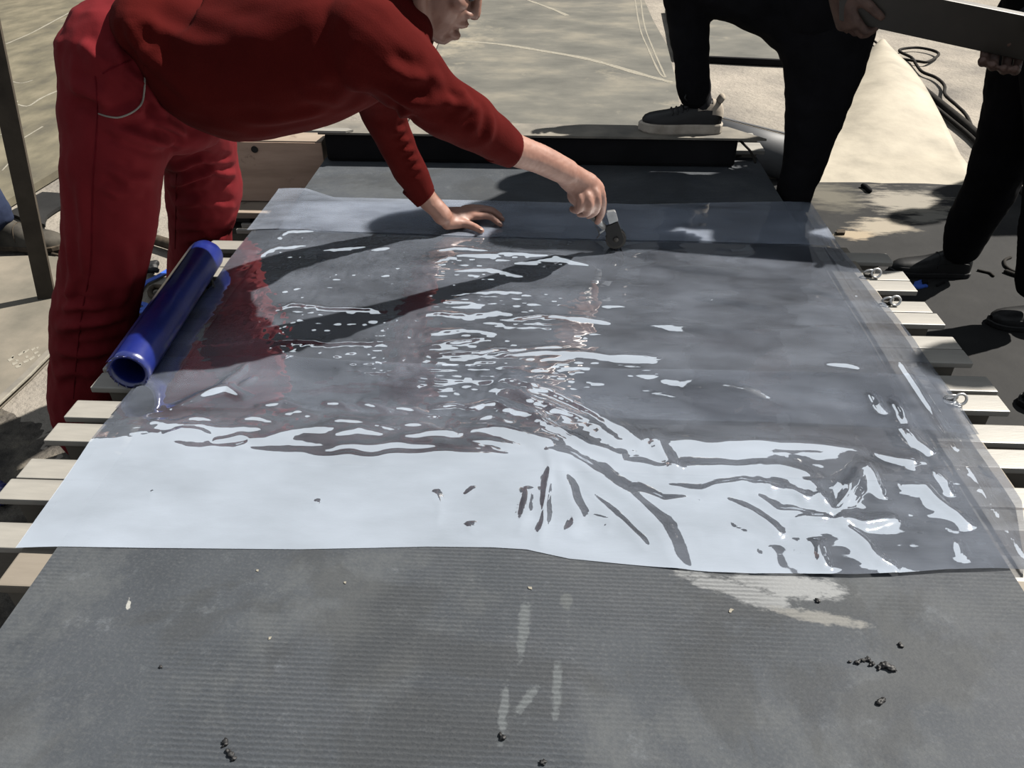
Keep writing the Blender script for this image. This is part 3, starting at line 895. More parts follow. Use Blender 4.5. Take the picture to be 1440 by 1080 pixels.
# wet black solution patches beyond the ply
for pts, sd in (([(905, 330), (935, 318), (962, 310), (978, 307), (1000, 309), (1012, 316), (1035, 322), (1020, 333), (985, 336), (945, 334)], 11), ([(1032, 326), (1060, 320), (1095, 318), (1118, 322), (1105, 333), (1060, 336), (1038, 334)], 12),
                ([(868, 306), (884, 302), (893, 304), (880, 310)], 13), ([(715, 327), (760, 324), (800, 328), (770, 332)], 14), ([(443, 300), (470, 292), (450, 304)], 15)):
    splat(pts, ZB, 'rubber_solution', 'crumb', belt, 0.0005, 0.010, 0.010, sd)
for pts, sd in (([(743, 825), (748, 826), (747, 829), (743, 828)], 42), ([(378, 896), (382, 896), (381, 899), (378, 899)], 43),
                ([(1028, 856), (1032, 858), (1028, 862), (1025, 861)], 44), ([(360, 801), (364, 801), (363, 804), (360, 804)], 46), ([(484, 818), (487, 818), (486, 821), (484, 820)], 47)):
    splat(pts, ZB, 'white_fleck', 'chalk', belt, 0.0006, 0.003, 0.0012, sd)

# rubber crumbs on the belt
def crumb(pxs, r, label, seed):
    mb = MB()
    rr = random.Random(seed)
    for (x, y) in pxs:
        p = atz(x, y, ZB)
        a = r * rr.uniform(0.6, 1.2)
        mb.ball((p[0], p[1], ZB + a * 0.55), (a * rr.uniform(0.9, 1.5), a, a * 0.75), 8, 6)
        for t in range(2):
            mb.ball((p[0] + rr.uniform(-1, 1) * r, p[1] + rr.uniform(-1, 1) * r, ZB + a * 0.4), a * rr.uniform(0.4, 0.7), 7, 5)
    V, Nn, F = remesh(mb, max(0.0007, r * 0.25), 1)
    V = crumple(V, Nn, r * 0.35, 400)
    V[:, 2] = np.maximum(V[:, 2], ZB + 0.0001)
    tag(put('rubber_crumb', V, F, 'crumb', None, None, True), label, 'crumb', 'black crumbs on the belt')


crumb([(1205, 932), (1212, 929), (1220, 928), (1227, 934), (1236, 938), (1244, 937), (1253, 941), (1258, 943)], 0.0042, 'long black rubber crumb on the belt at lower right', 1)
crumb([(1238, 987), (1242, 984), (1236, 990)], 0.0028, 'small black crumb below the long one at lower right', 2)
crumb([(318, 1047), (320, 1056), (325, 1062), (328, 1068), (317, 1043)], 0.0034, 'forked black crumb on the belt at bottom left', 3)
crumb([(704, 1034), (708, 1038)], 0.0032, 'black crumb at the foot of the dried drips', 4)
crumb([(1265, 906), (1267, 909)], 0.0022, 'tiny black crumb right of the long crumb', 5)
crumb([(1195, 931)], 0.0018, 'speck left of the long black crumb', 6)
crumb([(226, 937), (228, 938)], 0.0022, 'tiny dark crumb on the belt at left', 7)
crumb([(766, 1072), (762, 1073)], 0.003, 'dark crumb at the bottom edge below the right drip', 8)
crumb([(1149, 844), (1151, 846)], 0.0026, 'dark grain at the edge of the white dust patch', 9)

# girder at far left, with bottom flange
gd = empty('pale_girder', (-0.85, 2.5, 0.0))
tag(gd, 'big pale girder standing behind the worker\'s far leg, front face shaded', 'girder')
MB().box(-1.16, -0.722, 2.44, 2.56, 0.34, 0.55, 0.003).build('girder_body', 'girder', gd)
MB().box(-1.18, -0.722, 2.57, 2.72, 0.538, 0.548, 0.002).build('rear_flange', 'girder', gd)
MB().box(-1.22, -0.722, 2.35, 2.60, 0.318, 0.339, 0.003).build('bottom_flange', 'girder', gd)
MB().box(-1.10, -0.74, 2.45, 2.55, 0.0, 0.318).build('girder_foot', 'alu_web', gd)
MB().box(-1.155, -0.724, 2.4375, 2.442, 0.345, 0.545).build('front_face', 'girder_face', gd)
p = aty(358, 210, 2.437)
MB().tube([p + np.array((0, -0.0025, 0)), p + np.array((0, 0.003, 0))], [0.011, 0.011], 16, flat_cap=True).build('bolt_hole', 'crumb', gd)
for i, (x, y) in enumerate(((340, 306), (352, 314), (368, 309), (345, 322))):
    p = atz(x, y, 0.30)
    MB().box(p[0] - 0.03, p[0] + 0.03, p[1] - 0.006, p[1] + 0.006, 0.285, 0.30, 0.002).build('clamp_bar', 'alu' if i % 2 else 'steel', gd)
p = atz(350, 312, 0.28)
MB().box(p[0] - 0.08, p[0] + 0.1, p[1] - 0.06, p[1] + 0.2, 0.262, 0.284, 0.003).build('clamp_bed', 'steel', gd)
MB().box(p[0] - 0.06, p[0] - 0.02, p[1] + 0.1, p[1] + 0.16, 0.0, 0.263).build('clamp_post', 'steel', gd)

# black box across the belt, board on top
bx0, bx1 = -0.70, float(aty(1039, 200, 2.395)[0])
bb = MB()
bb.box(bx0, bx1, 2.395, 2.53, 0.5012, 0.590, 0.012)
bo = bb.build('black_press_box', 'black_rubber')
tag(bo, 'low black box lying across the far end of the belt', 'box')
q0, q1 = aty(446, 179, 2.39), aty(1079, 188, 2.39)
bd = MB().prism(ccw([(q0[0], 2.386), (q1[0], 2.384), (q1[0] - 0.10, 2.50), (q0[0] + 0.02, 2.51)]), 0.590, 0.5965).build('cover_board', 'board')
tag(bd, 'thin dusty board on top of the black box, under the sneaker', 'board')
for k, (x, y, lb) in enumerate(((1057, 206, 'lower'), (1047, 192, 'upper'))):
    p = atz(x, y, 0.53)
    e = empty('beam_stub', (0.45, p[1], 0.26))
    tag(e, 'short pale beam end poking out right of the black box, %s of two' % lb, 'beam', 'beam ends by the black box')
    MB().box(0.2, p[0] + 0.035, p[1] - 0.04, p[1] + 0.04, 0.517, 0.53, 0.002).build('top_flange', 'alu', e)
    MB().box(0.2, p[0] + 0.015, p[1] - 0.02, p[1] + 0.02, 0.26, 0.518).build('web', 'alu_web', e)
    MB().box(0.2, p[0] + 0.03, p[1] - 0.03, p[1] + 0.03, 0.24, 0.262).build('bottom_flange', 'alu_web', e)
# cords hanging at the right of the box
pts = spline([aty(1041, 198, 2.43), aty(1048, 205, 2.42), aty(1056, 214, 2.40), aty(1062, 228, 2.37)], 6)
tag(MB().tube(pts, [0.004] * len(pts), 8).build('cord', 'cable', None, None, True), 'black cord hanging from the right end of the black box', 'cord')
pts = [atz(1036, 220, 0.505), atz(1057, 217, 0.505)]
tag(MB().tube(pts, [0.0028] * 2, 8).build('rod', 'cable', None, None, True), 'thin black rod lying flat by the black box corner', 'rod')
p = aty(470, 181, 2.36)
tag(MB().prism(ccw([(p[0] - 0.12, p[1] + 0.02), (p[0] + 0.03, p[1] + 0.02), (p[0] + 0.05, p[1] + 0.035), (p[0] + 0.03, p[1] + 0.05), (p[0] - 0.12, p[1] + 0.05)]), 0.5975, 0.604).build('steel_strip', 'alu'), 'pointed pale strip on the board behind the worker\'s arms', 'strip')

# ------------------------------------------------------------------ small things at the left
a, b = atz(180, 523, 0.5285), atz(291, 358, 0.5285)
rl = empty('blue_film_roll', (float((a[0] + b[0]) / 2), float((a[1] + b[1]) / 2), 0.4885))
tag(rl, 'shiny blue plastic roll lying on the beam ends by the red trousers', 'roll')
mb = MB()
ax = (b - a) / np.linalg.norm(b - a)
sd = np.cross(ax, (0, 0, 1))
sd /= np.linalg.norm(sd)
up = np.cross(sd, ax)
n, L_ = 40, 30
ring_o, ring_i = [], []
v, f = [], []
for i in range(L_ + 1):
    t = i / L_
    c = a + (b - a) * t
    for k in range(n):
        an = 2 * math.pi * k / n
        r = 0.0385 + 0.0011 * noise.noise(Vector((math.cos(an) * 2, math.sin(an) * 2, t * 9))) + 0.0005 * noise.noise(Vector((math.cos(an) * 9, math.sin(an) * 9, t * 40)))
        v.append(c + sd * r * math.cos(an) + up * r * math.sin(an))
for i in range(L_ + 1):
    t = i / L_
    c = a + (b - a) * t
    for k in range(n):
        an = 2 * math.pi * k / n
        r = 0.0315 + 0.001 * noise.noise(Vector((math.cos(an) * 2, math.sin(an) * 2, t * 9)))
        v.append(c + sd * r * math.cos(an) + up * r * math.sin(an))
o_ = (L_ + 1) * n
for i in range(L_):
    for k in range(n):
        k2 = (k + 1) % n
        f.append((i * n + k, i * n + k2, (i + 1) * n + k2, (i + 1) * n + k))
        f.append((o_ + i * n + k, o_ + (i + 1) * n + k, o_ + (i + 1) * n + k2, o_ + i * n + k2))
for k in range(n):
    k2 = (k + 1) % n
    f.append((k, o_ + k, o_ + k2, k2))
    f.append((L_ * n + k, L_ * n + k2, o_ + L_ * n + k2, o_ + L_ * n + k))
mb.add(v, f).build('rolled_film', 'blue_film', rl, None, True)
# the loose outer edge of the roll and its frayed lip
mb = MB()
v = []
for i in range(31):
    c = a + (b - a) * (i / 30)
    for an in (2.05, 2.35, 2.6):
        r = 0.0398 + (0.0022 if an > 2.5 else 0)
        v.append(c + sd * r * math.cos(an) + up * r * math.sin(an))
mb.add(v, [(i * 3 + k, i * 3 + k + 1, (i + 1) * 3 + k + 1, (i + 1) * 3 + k) for i in range(30) for k in range(2)]).build('loose_edge', 'blue_film', rl, None, True)
mb = MB()
for k in range(17):
    an = 2 * math.pi * k / 17 + random.uniform(-0.15, 0.15)
    p = a + sd * 0.036 * math.cos(an) + up * 0.036 * math.sin(an)
    q = a - ax * random.uniform(0.001, 0.006) + sd * 0.0385 * math.cos(an + 0.1) + up * 0.0385 * math.sin(an + 0.1)
    mb.tube([p, q], [0.0016, 0.0005], 5)
mb.build('frayed_lip', 'blue_film', rl, None, True)

# standing steel bar
p0 = atz(66, 421, 0.0)
d = aty(2, 115, p0[1]) - p0
p1 = p0 + d * 1.5
w, t = np.array((0.027, 0.008, 0)), np.array((-0.006, 0.014, 0))
v = [p0 - w - t, p0 + w - t, p0 + w + t, p0 - w + t, p1 - w - t, p1 + w - t, p1 + w + t, p1 - w + t]
for q in v[:4]:
    q[2] = -0.01
tag(MB().add(v, [(3, 2, 1, 0), (4, 5, 6, 7), (0, 1, 5, 4), (1, 2, 6, 5), (2, 3, 7, 6), (3, 0, 4, 7)]).build('steel_post', 'post'), 'brown flat steel post standing upright at the left edge', 'post')

ground_cable('pipe', [(205, 333), (240, 344), (262, 352)], 0.022, 'rust', 'rusty pipe lying on the sand between the red trouser legs', 'pipe', 0.022)
ground_cable('iron_hook', [(236, 410), (226, 404), (216, 404), (211, 410), (214, 417), (222, 422)], 0.010, 'rust', 'rusty U-shaped iron on the sand between the red legs', 'iron')
ground_cable('twig_wire', [(74, 357), (84, 359), (95, 357)], 0.006, 'rust', 'twisted wire scrap under the boot toe', 'wire')
pts = [(240, 378), (222, 389), (204, 398), (196, 408), (190, 416)]
tag(ribbon(spline([atz(x, y, 0.002) for x, y in pts], 4), 0.022, 0.001, 0.003, 'blue_strap', 'blue_tape', None), 'blue strap running straight across the sand between the red legs', 'strap')
pts = [(184, 431), (196, 427), (205, 429), (204, 433), (192, 437), (184, 438), (200, 438), (216, 435)]
tag(ribbon(spline([atz(x, y, 0.004) for x, y in pts], 4), 0.018, 0.002, 0.005, 'blue_strap', 'blue_tape', None), 'looped blue strap on the sand just behind the blue roll', 'strap')
mb = MB()
for k in range(9):
    p = atz(random.uniform(206, 220), random.uniform(371, 380), 0.015)
    mb.ball(p, (0.02, 0.015, 0.014), 8, 6)
V, Nn, F = remesh(mb, 0.004, 1)
V = crumple(V, Nn, 0.008, 60)
tag(put('rubber_lump', V, F, 'crumb', None, None, True), 'dark crumpled rubber lump on the sand between the red legs', 'lump')
mb = MB()
for k in range(8):
    p = atz(random.uniform(-6, 10), random.uniform(690, 712), 0.0)
    mb.ball((p[0], p[1], 0.02), (0.025, 0.02, 0.018), 8, 6)
V, Nn, F = remesh(mb, 0.004, 1)
V = crumple(V, Nn, 0.010, 50)
tag(put('blue_rag', V, F, 'blue_film', None, None, True), 'crumpled blue rag on the soil at the left edge', 'rag')


# shackles and eyebolts where beams are tied
def shackle(px, py, label, m='bright_steel', z=0.494):
    p = atz(px, py, z)
    e = empty('shackle', (float(p[0]), float(p[1]), 0.488))
    tag(e, label, 'shackle', 'shackles at the beam ends')
    for k, (off, tilt) in enumerate((((0, 0, 0.010), 0.5), ((-0.014, 0.008, 0.007), -0.6))):
        c = np.array((p[0], p[1], 0.4885)) + np.array(off)
        pts = []
        for i in range(17):
            an = 2 * math.pi * i / 16
            pts.append(c + np.array((0.011 * math.cos(an), 0.008 * math.sin(an) * math.sin(tilt), 0.011 * math.sin(an) * math.cos(tilt) + 0.003)))
        MB().tube(pts, [0.0028] * 17, 8, cap=False).build('chain_link', m, e, None, True)
    MB().tube([np.array((p[0] - 0.022, p[1] + 0.01, 0.492)), np.array((p[0] - 0.004, p[1] + 0.004, 0.492))], [0.004, 0.004], 8, flat_cap=True).build('pin', 'steel', e)


shackle(1231, 388, 'chain shackle by the beams near the black shoe toe')
shackle(1258, 427, 'bright chain shackle between the right beam ends, mid height')
shackle(1349, 566, 'eyebolt shackle at the right film edge, nearest the camera')
shackle(294, 402, 'dark shackle beside the far half of the blue roll', 'steel')

# ================================================================== CLEAR FILM SHEETS
CREASES = [
    # pts, amplitude, half width  (metres)
    ([(225, 636), (300, 640), (420, 648), (520, 652)], 0.0045, 0.010),
    ([(400, 656), (520, 652), (640, 648), (770, 652)], 0.0050, 0.009),
    ([(440, 640), (560, 634), (680, 640)], 0.004, 0.010),
    ([(318, 650), (352, 634), (430, 615), (500, 606)], 0.006, 0.008),
    ([(215, 600), (300, 612), (390, 612)], 0.005, 0.009),
    ([(238, 583), (285, 560), (322, 547), (352, 562)], 0.008, 0.010),
    ([(358, 578), (400, 570), (432, 580)], 0.005, 0.008),
    ([(455, 568), (480, 572), (505, 586)], 0.005, 0.007), ([(505, 566), (530, 574), (552, 584)], 0.005, 0.007), ([(545, 574), (580, 580), (612, 592)], 0.005, 0.008),
    ([(600, 576), (640, 572), (680, 578)], 0.004, 0.007),
    ([(440, 612), (480, 598), (530, 606), (560, 612)], 0.006, 0.008),
    ([(560, 600), (610, 612), (640, 620)], 0.006, 0.008),
    # big diagonal folds
    ([(625, 610), (690, 612), (750, 632), (810, 662), (870, 695), (925, 745), (960, 805)], 0.013, 0.016),
    ([(655, 575), (700, 572), (745, 590), (780, 612), (830, 640), (880, 650)], 0.011, 0.012),
    ([(692, 545), (740, 560), (790, 585), (840, 612), (870, 635)], 0.010, 0.012),
    ([(705, 530), (760, 548), (820, 580), (870, 612), (905, 632)], 0.011, 0.012),
    ([(690, 610), (740, 625), (790, 640)], 0.006, 0.007),
    ([(772, 645), (768, 700), (760, 772)], 0.007, 0.006),
    ([(772, 645), (795, 690), (812, 720), (806, 760)], 0.009, 0.012),
    ([(745, 690), (738, 720), (730, 752)], 0.005, 0.008),
    ([(822, 692), (860, 725), (900, 760), (912, 775)], 0.006, 0.007),
    ([(830, 725), (860, 735), (850, 755)], 0.004, 0.006),
    # right half
    ([(905, 628), (980, 632), (1080, 634), (1170, 636), (1215, 634)], 0.006, 0.012),
    ([(860, 655), (920, 668), (1000, 668), (1090, 665), (1140, 672)], 0.009, 0.012),
    ([(912, 612), (925, 640), (945, 668), (938, 680)], 0.009, 0.010),
    ([(930, 690), (990, 695), (1040, 688), (1110, 700), (1160, 715)], 0.008, 0.010),
    ([(880, 690), (930, 712), (985, 705)], 0.007, 0.012),
    ([(1020, 708), (1055, 725), (1085, 745), (1100, 757)], 0.007, 0.008), ([(1050, 700), (1090, 722), (1140, 730)], 0.006, 0.007),
    ([(1100, 690), (1120, 705), (1130, 720)], 0.005, 0.006), ([(1075, 690), (1085, 708)], 0.004, 0.005),
    ([(1175, 730), (1200, 690), (1218, 650)], 0.010, 0.012),
    ([(1172, 728), (1150, 705), (1135, 680)], 0.008, 0.008),
    ([(1172, 730), (1140, 736), (1110, 738)], 0.007, 0.007),
    ([(1172, 730), (1200, 755), (1228, 785), (1235, 800)], 0.011, 0.010),
    ([(1148, 760), (1155, 785), (1162, 806)], 0.009, 0.008),
    ([(1172, 730), (1215, 742), (1262, 730)], 0.008, 0.010),
    ([(1212, 655), (1225, 675), (1240, 705)], 0.009, 0.007),
    ([(1225, 640), (1260, 648), (1284, 652), (1278, 660)], 0.005, 0.006),
    ([(1262, 688), (1300, 690), (1330, 718), (1365, 745)], 0.009, 0.009), ([(1318, 660), (1326, 680), (1336, 702)], 0.007, 0.006),
    ([(1222, 552), (1235, 572), (1243, 584)], 0.006, 0.005), ([(1270, 600), (1290, 625), (1310, 640)], 0.008, 0.008), ([(1255, 560), (1268, 580), (1285, 610)], 0.006, 0.008),
    ([(1230, 790), (1262, 800)], 0.006, 0.008), ([(1350, 790), (1345, 760)], 0.003, 0.006),
    # middle column of the far sheet
    ([(598, 372), (640, 362), (700, 358), (770, 360), (835, 372)], 0.0045, 0.008), ([(600, 356), (640, 350), (690, 352)], 0.004, 0.006), ([(720, 372), (780, 364), (838, 376)], 0.004, 0.007), ([(640, 382), (690, 380), (740, 390)], 0.004, 0.006),
    ([(585, 445), (620, 440), (660, 446), (700, 440), (740, 448)], 0.004, 0.006), ([(700, 452), (760, 444), (820, 448), (860, 455)], 0.004, 0.006),
    ([(585, 492), (640, 482), (680, 478)], 0.005, 0.006), ([(590, 500), (650, 498), (720, 492), (800, 488)], 0.005, 0.007), ([(680, 504), (760, 496), (840, 500), (930, 505)], 0.0045, 0.007), ([(600, 470), (650, 464), (700, 470)], 0.0035, 0.006),
    ([(640, 415), (700, 410), (760, 414)], 0.003, 0.007), ([(620, 425), (690, 430)], 0.003, 0.005),
    # left part of the far sheet
    ([(390, 336), (405, 328), (450, 324)], 0.004, 0.006), ([(362, 362), (385, 352), (400, 347)], 0.004, 0.006), ([(395, 350), (430, 346)], 0.003, 0.006), ([(450, 354), (480, 350), (520, 346)], 0.003, 0.006), ([(520, 352), (555, 348)], 0.0035, 0.006),
    ([(380, 436), (410, 430), (470, 434), (520, 436), (545, 440)], 0.004, 0.006), ([(300, 486), (360, 478), (420, 482), (520, 484), (570, 480)], 0.003, 0.007),
    ([(295, 560), (330, 530), (350, 510)], 0.004, 0.008), ([(335, 545), (360, 530)], 0.004, 0.006),
    # right part of the far sheet, soft
    ([(880, 360), (930, 352), (1000, 356)], 0.0014, 0.014), ([(860, 380), (920, 372), (990, 376), (1060, 384)], 0.0018, 0.014), ([(850, 395), (910, 400), (980, 392)], 0.0014, 0.012), ([(840, 430), (900, 422), (960, 430)], 0.0014, 0.014),
    ([(840, 452), (920, 456), (1040, 462), (1200, 462)], 0.0018, 0.014), ([(1000, 420), (1080, 428), (1160, 424)], 0.0018, 0.016), ([(1080, 400), (1140, 404), (1190, 420)], 0.0014, 0.014), ([(1160, 512), (1190, 514), (1212, 518)], 0.005, 0.006),
    ([(890, 545), (960, 560), (1040, 580)], 0.0018, 0.016), ([(960, 530), (1040, 540), (1120, 570)], 0.0014, 0.016),
    # small tucks along the crest of the near sheet
    ([(232, 622), (262, 616), (300, 622)], 0.005, 0.006), ([(250, 600), (282, 594), (310, 598)], 0.004, 0.006), ([(330, 604), (360, 598), (396, 606)], 0.005, 0.007), ([(390, 590), (420, 586), (450, 592)], 0.004, 0.006), ([(470, 620), (505, 612), (545, 618)], 0.005, 0.006), ([(560, 626), (600, 618), (650, 622)], 0.005, 0.006), ([(455, 592), (490, 590), (520, 596)], 0.004, 0.005), ([(300, 632), (340, 626), (380, 632)], 0.005, 0.006), ([(660, 600), (690, 592), (720, 600)], 0.005, 0.006), ([(660, 630), (700, 634), (740, 642)], 0.004, 0.005),
    ([(612, 690), (622, 720), (618, 740)], 0.0025, 0.004), ([(655, 700), (668, 690)], 0.003, 0.004), ([(660, 735), (668, 752)], 0.003, 0.004), ([(445, 705), (447, 722)], 0.002, 0.003), ([(215, 705), (218, 690)], 0.002, 0.003),
]
CW = [([atz(x, y, 0.502)[:2] for x, y in pts], a, w) for pts, a, w in CREASES]


def vnoise(X, Y, sx, sy, seed):
    """smooth value noise on arrays"""
    r = np.random.RandomState(seed)
    T = r.rand(257, 257) * 2 - 1
    u, v = X * sx + 37.3, Y * sy + 11.7
    iu, iv = np.floor(u).astype(int), np.floor(v).astype(int)
    fu, fv = u - iu, v - iv
    fu, fv = fu * fu * fu * (fu * (fu * 6 - 15) + 10), fv * fv * fv * (fv * (fv * 6 - 15) + 10)
    a, b, c, d = T[iu % 256, iv % 256], T[(iu + 1) % 256, iv % 256], T[iu % 256, (iv + 1) % 256], T[(iu + 1) % 256, (iv + 1) % 256]
    return (a * (1 - fu) + b * fu) * (1 - fv) + (c * (1 - fu) + d * fu) * fv


def bellm(X, Y, pts, rx, ry):
    """soft mask around surveyed spots"""
    Mk = np.zeros_like(X)
    for x, y in pts:
        c = atz(x, y, 0.502)
        Mk = np.maximum(Mk, np.exp(-((X - c[0]) / rx) ** 2 - ((Y - c[1]) / ry) ** 2))
    return Mk


def film_height(X, Y):
    H = np.zeros_like(X)
    XY = np.stack([X.ravel(), Y.ravel()], 1)
    for pts, amp, wid in CW:
        lo = np.min(pts, 0) - 4 * wid
        hi = np.max(pts, 0) + 4 * wid
        sel = np.where((XY[:, 0] > lo[0]) & (XY[:, 0] < hi[0]) & (XY[:, 1] > lo[1]) & (XY[:, 1] < hi[1]))[0]
        if not len(sel):
            continue
        Q = XY[sel]
        # waver the line a little so that folds are not ruled
        Q = Q + np.stack([0.004 * vnoise(Q[:, 0], Q[:, 1], 30, 30, 3), 0.005 * vnoise(Q[:, 0], Q[:, 1], 26, 26, 4)], 1)
        best = np.full(len(sel), 9.0)
        tt = np.zeros(len(sel))
        n = len(pts) - 1
        for i in range(n):
            a, b = np.array(pts[i]), np.array(pts[i + 1])
            ab = b - a
            t = np.clip(((Q - a) @ ab) / (ab @ ab + 1e-12), 0, 1)
            d = np.linalg.norm(Q - (a + t[:, None] * ab), axis=1)
            k = d < best
            best[k] = d[k]
            tt[k] = (i + t[k]) / n
        env = np.clip(np.sin(np.clip(tt, 0.0, 1.0) * math.pi), 0, 1) ** 0.6
        H.ravel()[sel] += amp * env * 1.0 / (1 + (best / wid) ** 2.6) * 0.9
    # general slackness, and fields of small wrinkles where the film was rubbed down
    slack = 0.0010 * vnoise(X, Y, 6, 9, 1) + 0.0006 * vnoise(X, Y, 14, 22, 2)
    far = np.clip((Y - 1.12) / 0.1, 0, 1)
    mid = bellm(X, Y, [(700, 370), (700, 430), (700, 495), (640, 530), (760, 530)], 0.20, 0.14) * far
    left = bellm(X, Y, [(420, 350), (480, 390), (430, 430), (540, 370), (380, 470), (520, 470)], 0.16, 0.16) * far
    right = bellm(X, Y, [(950, 380), (1080, 420), (950, 450), (1150, 480), (1000, 560)], 0.28, 0.2)
    band = bellm(X, Y, [(280, 610), (400, 600), (520, 590), (640, 600), (740, 610)], 0.14, 0.07)
    rc = bellm(X, Y, [(1120, 700), (1180, 740), (1280, 720), (1080, 740), (1330, 650)], 0.10, 0.08)
    dg = bellm(X, Y, [(730, 560), (790, 600), (850, 640)], 0.09, 0.07)
    H += slack * (0.25 + 0.75 * np.maximum.reduce([far, band, rc, dg]))
    H += mid * (0.0016 * np.abs(vnoise(X, Y, 22, 60, 5)) + 0.0007 * vnoise(X, Y, 60, 120, 6))
    H += left * (0.0010 * np.abs(vnoise(X, Y, 40, 45, 7)) + 0.0006 * vnoise(X, Y, 90, 80, 8))
    H += right * (0.0012 * vnoise(X, Y, 9, 24, 9))
    H += band * (0.0014 * np.abs(vnoise(X, Y, 24, 60, 10)) + 0.0004 * vnoise(X, Y, 90, 140, 11))
    H += rc * (0.0022 * np.abs(vnoise(X, Y, 20, 26, 12)) + 0.0005 * vnoise(X, Y, 70, 80, 13))
    H += dg * (0.0024 * np.abs(vnoise(X, Y, 18, 30, 14)) + 0.0005 * vnoise(X, Y, 80, 90, 15))
    # air under the near sheet: it swells gently from its front border to a crest, then settles
    crest = 1.004 + 0.020 * vnoise(X, Y, 4.3, 0.5, 40)
    up_ = np.clip((Y - 0.765) / (crest - 0.765), 0, 1) ** 2
    dn_ = 0.5 + 0.5 * np.cos(np.clip((Y - crest) / 0.17, 0, 1) * math.pi)
    mk = np.clip((0.62 - X) / 0.2, 0, 1)
    mk = mk * mk * (3 - 2 * mk)
    H += 0.0135 * mk * np.where(Y < crest, up_, dn_)
    # the right corner is lifted off by air at its front border
    mk2 = np.clip((X - 0.24) / 0.22, 0, 1) * np.clip((0.74 - X) / 0.08, 0, 1)
    H += 0.0045 * mk2 * np.clip((0.985 - Y) / 0.21, 0, 1.05)
    # pressed flat under the supporting hand and under the roller
    for (x, y, rx, ry) in ((655, 316, 0.10, 0.06), (864, 345, 0.05, 0.04)):
        c = atz(x, y, 0.502)
        H *= 1 - 0.92 * np.exp(-((X - c[0]) / rx) ** 2 - ((Y - c[1]) / ry) ** 2)
    # the film runs past the belt edges and droops on to the platen
    over = np.clip((np.maximum(-0.713 - X, X - 0.689) + 0.02) / 0.09, 0, 1)
    droop = over ** 1.5 * 0.006
    fold_side = 0.004 * np.exp(-((X - 0.725) / 0.008) ** 2) * (0.6 + vnoise(X, Y, 3, 5, 21))
    return np.maximum(H, -0.0004) - droop + fold_side


def edge_fn(pxs):
    P = np.array([atz(x, y, 0.502)[:2] for x, y in pxs])
    P = P[np.argsort(P[:, 0])]
    return lambda X: np.interp(X, P[:, 0], P[:, 1])


def film(name, near_edge, far_edge, xl, xr, dz, m, label, step):
    fn, ff = edge_fn(near_edge), edge_fn(far_edge)
    nx = int(1.56 / step)
    u = np.linspace(0, 1, nx)
    ymid = 1.3
    ny = int((np.mean(ff(np.linspace(-0.7, 0.7, 9))) - np.mean(fn(np.linspace(-0.7, 0.7, 9)))) / (step * 0.85))
    v = np.linspace(0, 1, ny)
    U, Vv = np.meshgrid(u, v)
    X0 = -0.75 + U * 1.5
    Y = fn(X0) * (1 - Vv) + ff(X0) * Vv
    XL_ = np.interp(Y, [p[0] for p in xl], [p[1] for p in xl]) + 0.003 * vnoise(Y, Y * 0, 8, 1, 31)
    XR_ = np.interp(Y, [p[0] for p in xr], [p[1] for p in xr]) + 0.003 * vnoise(Y, Y * 0, 8, 1, 32)
    X = XL_ * (1 - U) + XR_ * U
    Y = fn(X) * (1 - Vv) + ff(X) * Vv
    Z = np.interp(Y, [0.80, 0.95], [0.5010, 0.5034]) + dz * np.clip((Y - 0.85) / 0.15, 0.2, 1) + film_height(X, Y)
    # the near border curls a hair
    o = MB().grid(np.stack([X, Y, Z], 2)).build(name, m, None, None, True)
    tag(o, label, 'plastic film')
    return o


near_low = [(10, 766), (100, 768), (200, 770), (420, 772), (520, 770), (600, 768), (690, 769), (740, 772), (800, 785), (880, 793), (1000, 804), (1060, 807), (1130, 808), (1200, 810), (1260, 808), (1330, 803), (1440, 800)]
near_top = [(200, 503), (300, 502), (380, 499), (430, 504), (560, 512), (900, 520), (1310, 527), (1340, 528)]
far_low = [(150, 573), (215, 576), (400, 580), (640, 590), (900, 595), (1200, 600), (1380, 608)]
far_top = [(370, 283), (540, 284), (700, 286), (900, 291), (1130, 297), (1150, 298)]
st_low = [(350, 322), (450, 326), (700, 335), (900, 340), (1190, 347)]
st_top = [(400, 264), (430, 266), (470, 279), (700, 284), (900, 289), (1140, 284)]
film('clear_film_sheet', near_low, near_top, [(0.6, -0.785), (1.0, -0.772), (1.5, -0.775)], [(0.74, 0.70), (0.80, 0.735), (0.92, 0.775), (1.5, 0.785)], 0.0012, 'film', 'near clear film sheet mirroring the white sky, wrinkled at the right', 0.0034)
film('clear_film_sheet', far_low, far_top, [(0.6, -0.78), (1.4, -0.782), (2.2, -0.772)], [(0.6, 0.78), (1.4, 0.787), (2.2, 0.748)], 0.0, 'film', 'far clear film sheet under the worker\'s hands over the dark ply', 0.0038)
film('clear_film_strip', st_low, st_top, [(0.6, -0.79), (2.3, -0.79)], [(0.6, 0.765), (2.3, 0.765)], 0.0024, 'film_strip', 'narrow milky film strip across the top edge of the far sheet', 0.006)

# ================================================================== PEOPLE AND WHAT THEY HOLD
def unit(a):
    a = np.array(a, dtype=float)
    return a / (np.linalg.norm(a) + 1e-12)


def rot_toward(f, n, ang):
    return f * math.cos(ang) + n * math.sin(ang)


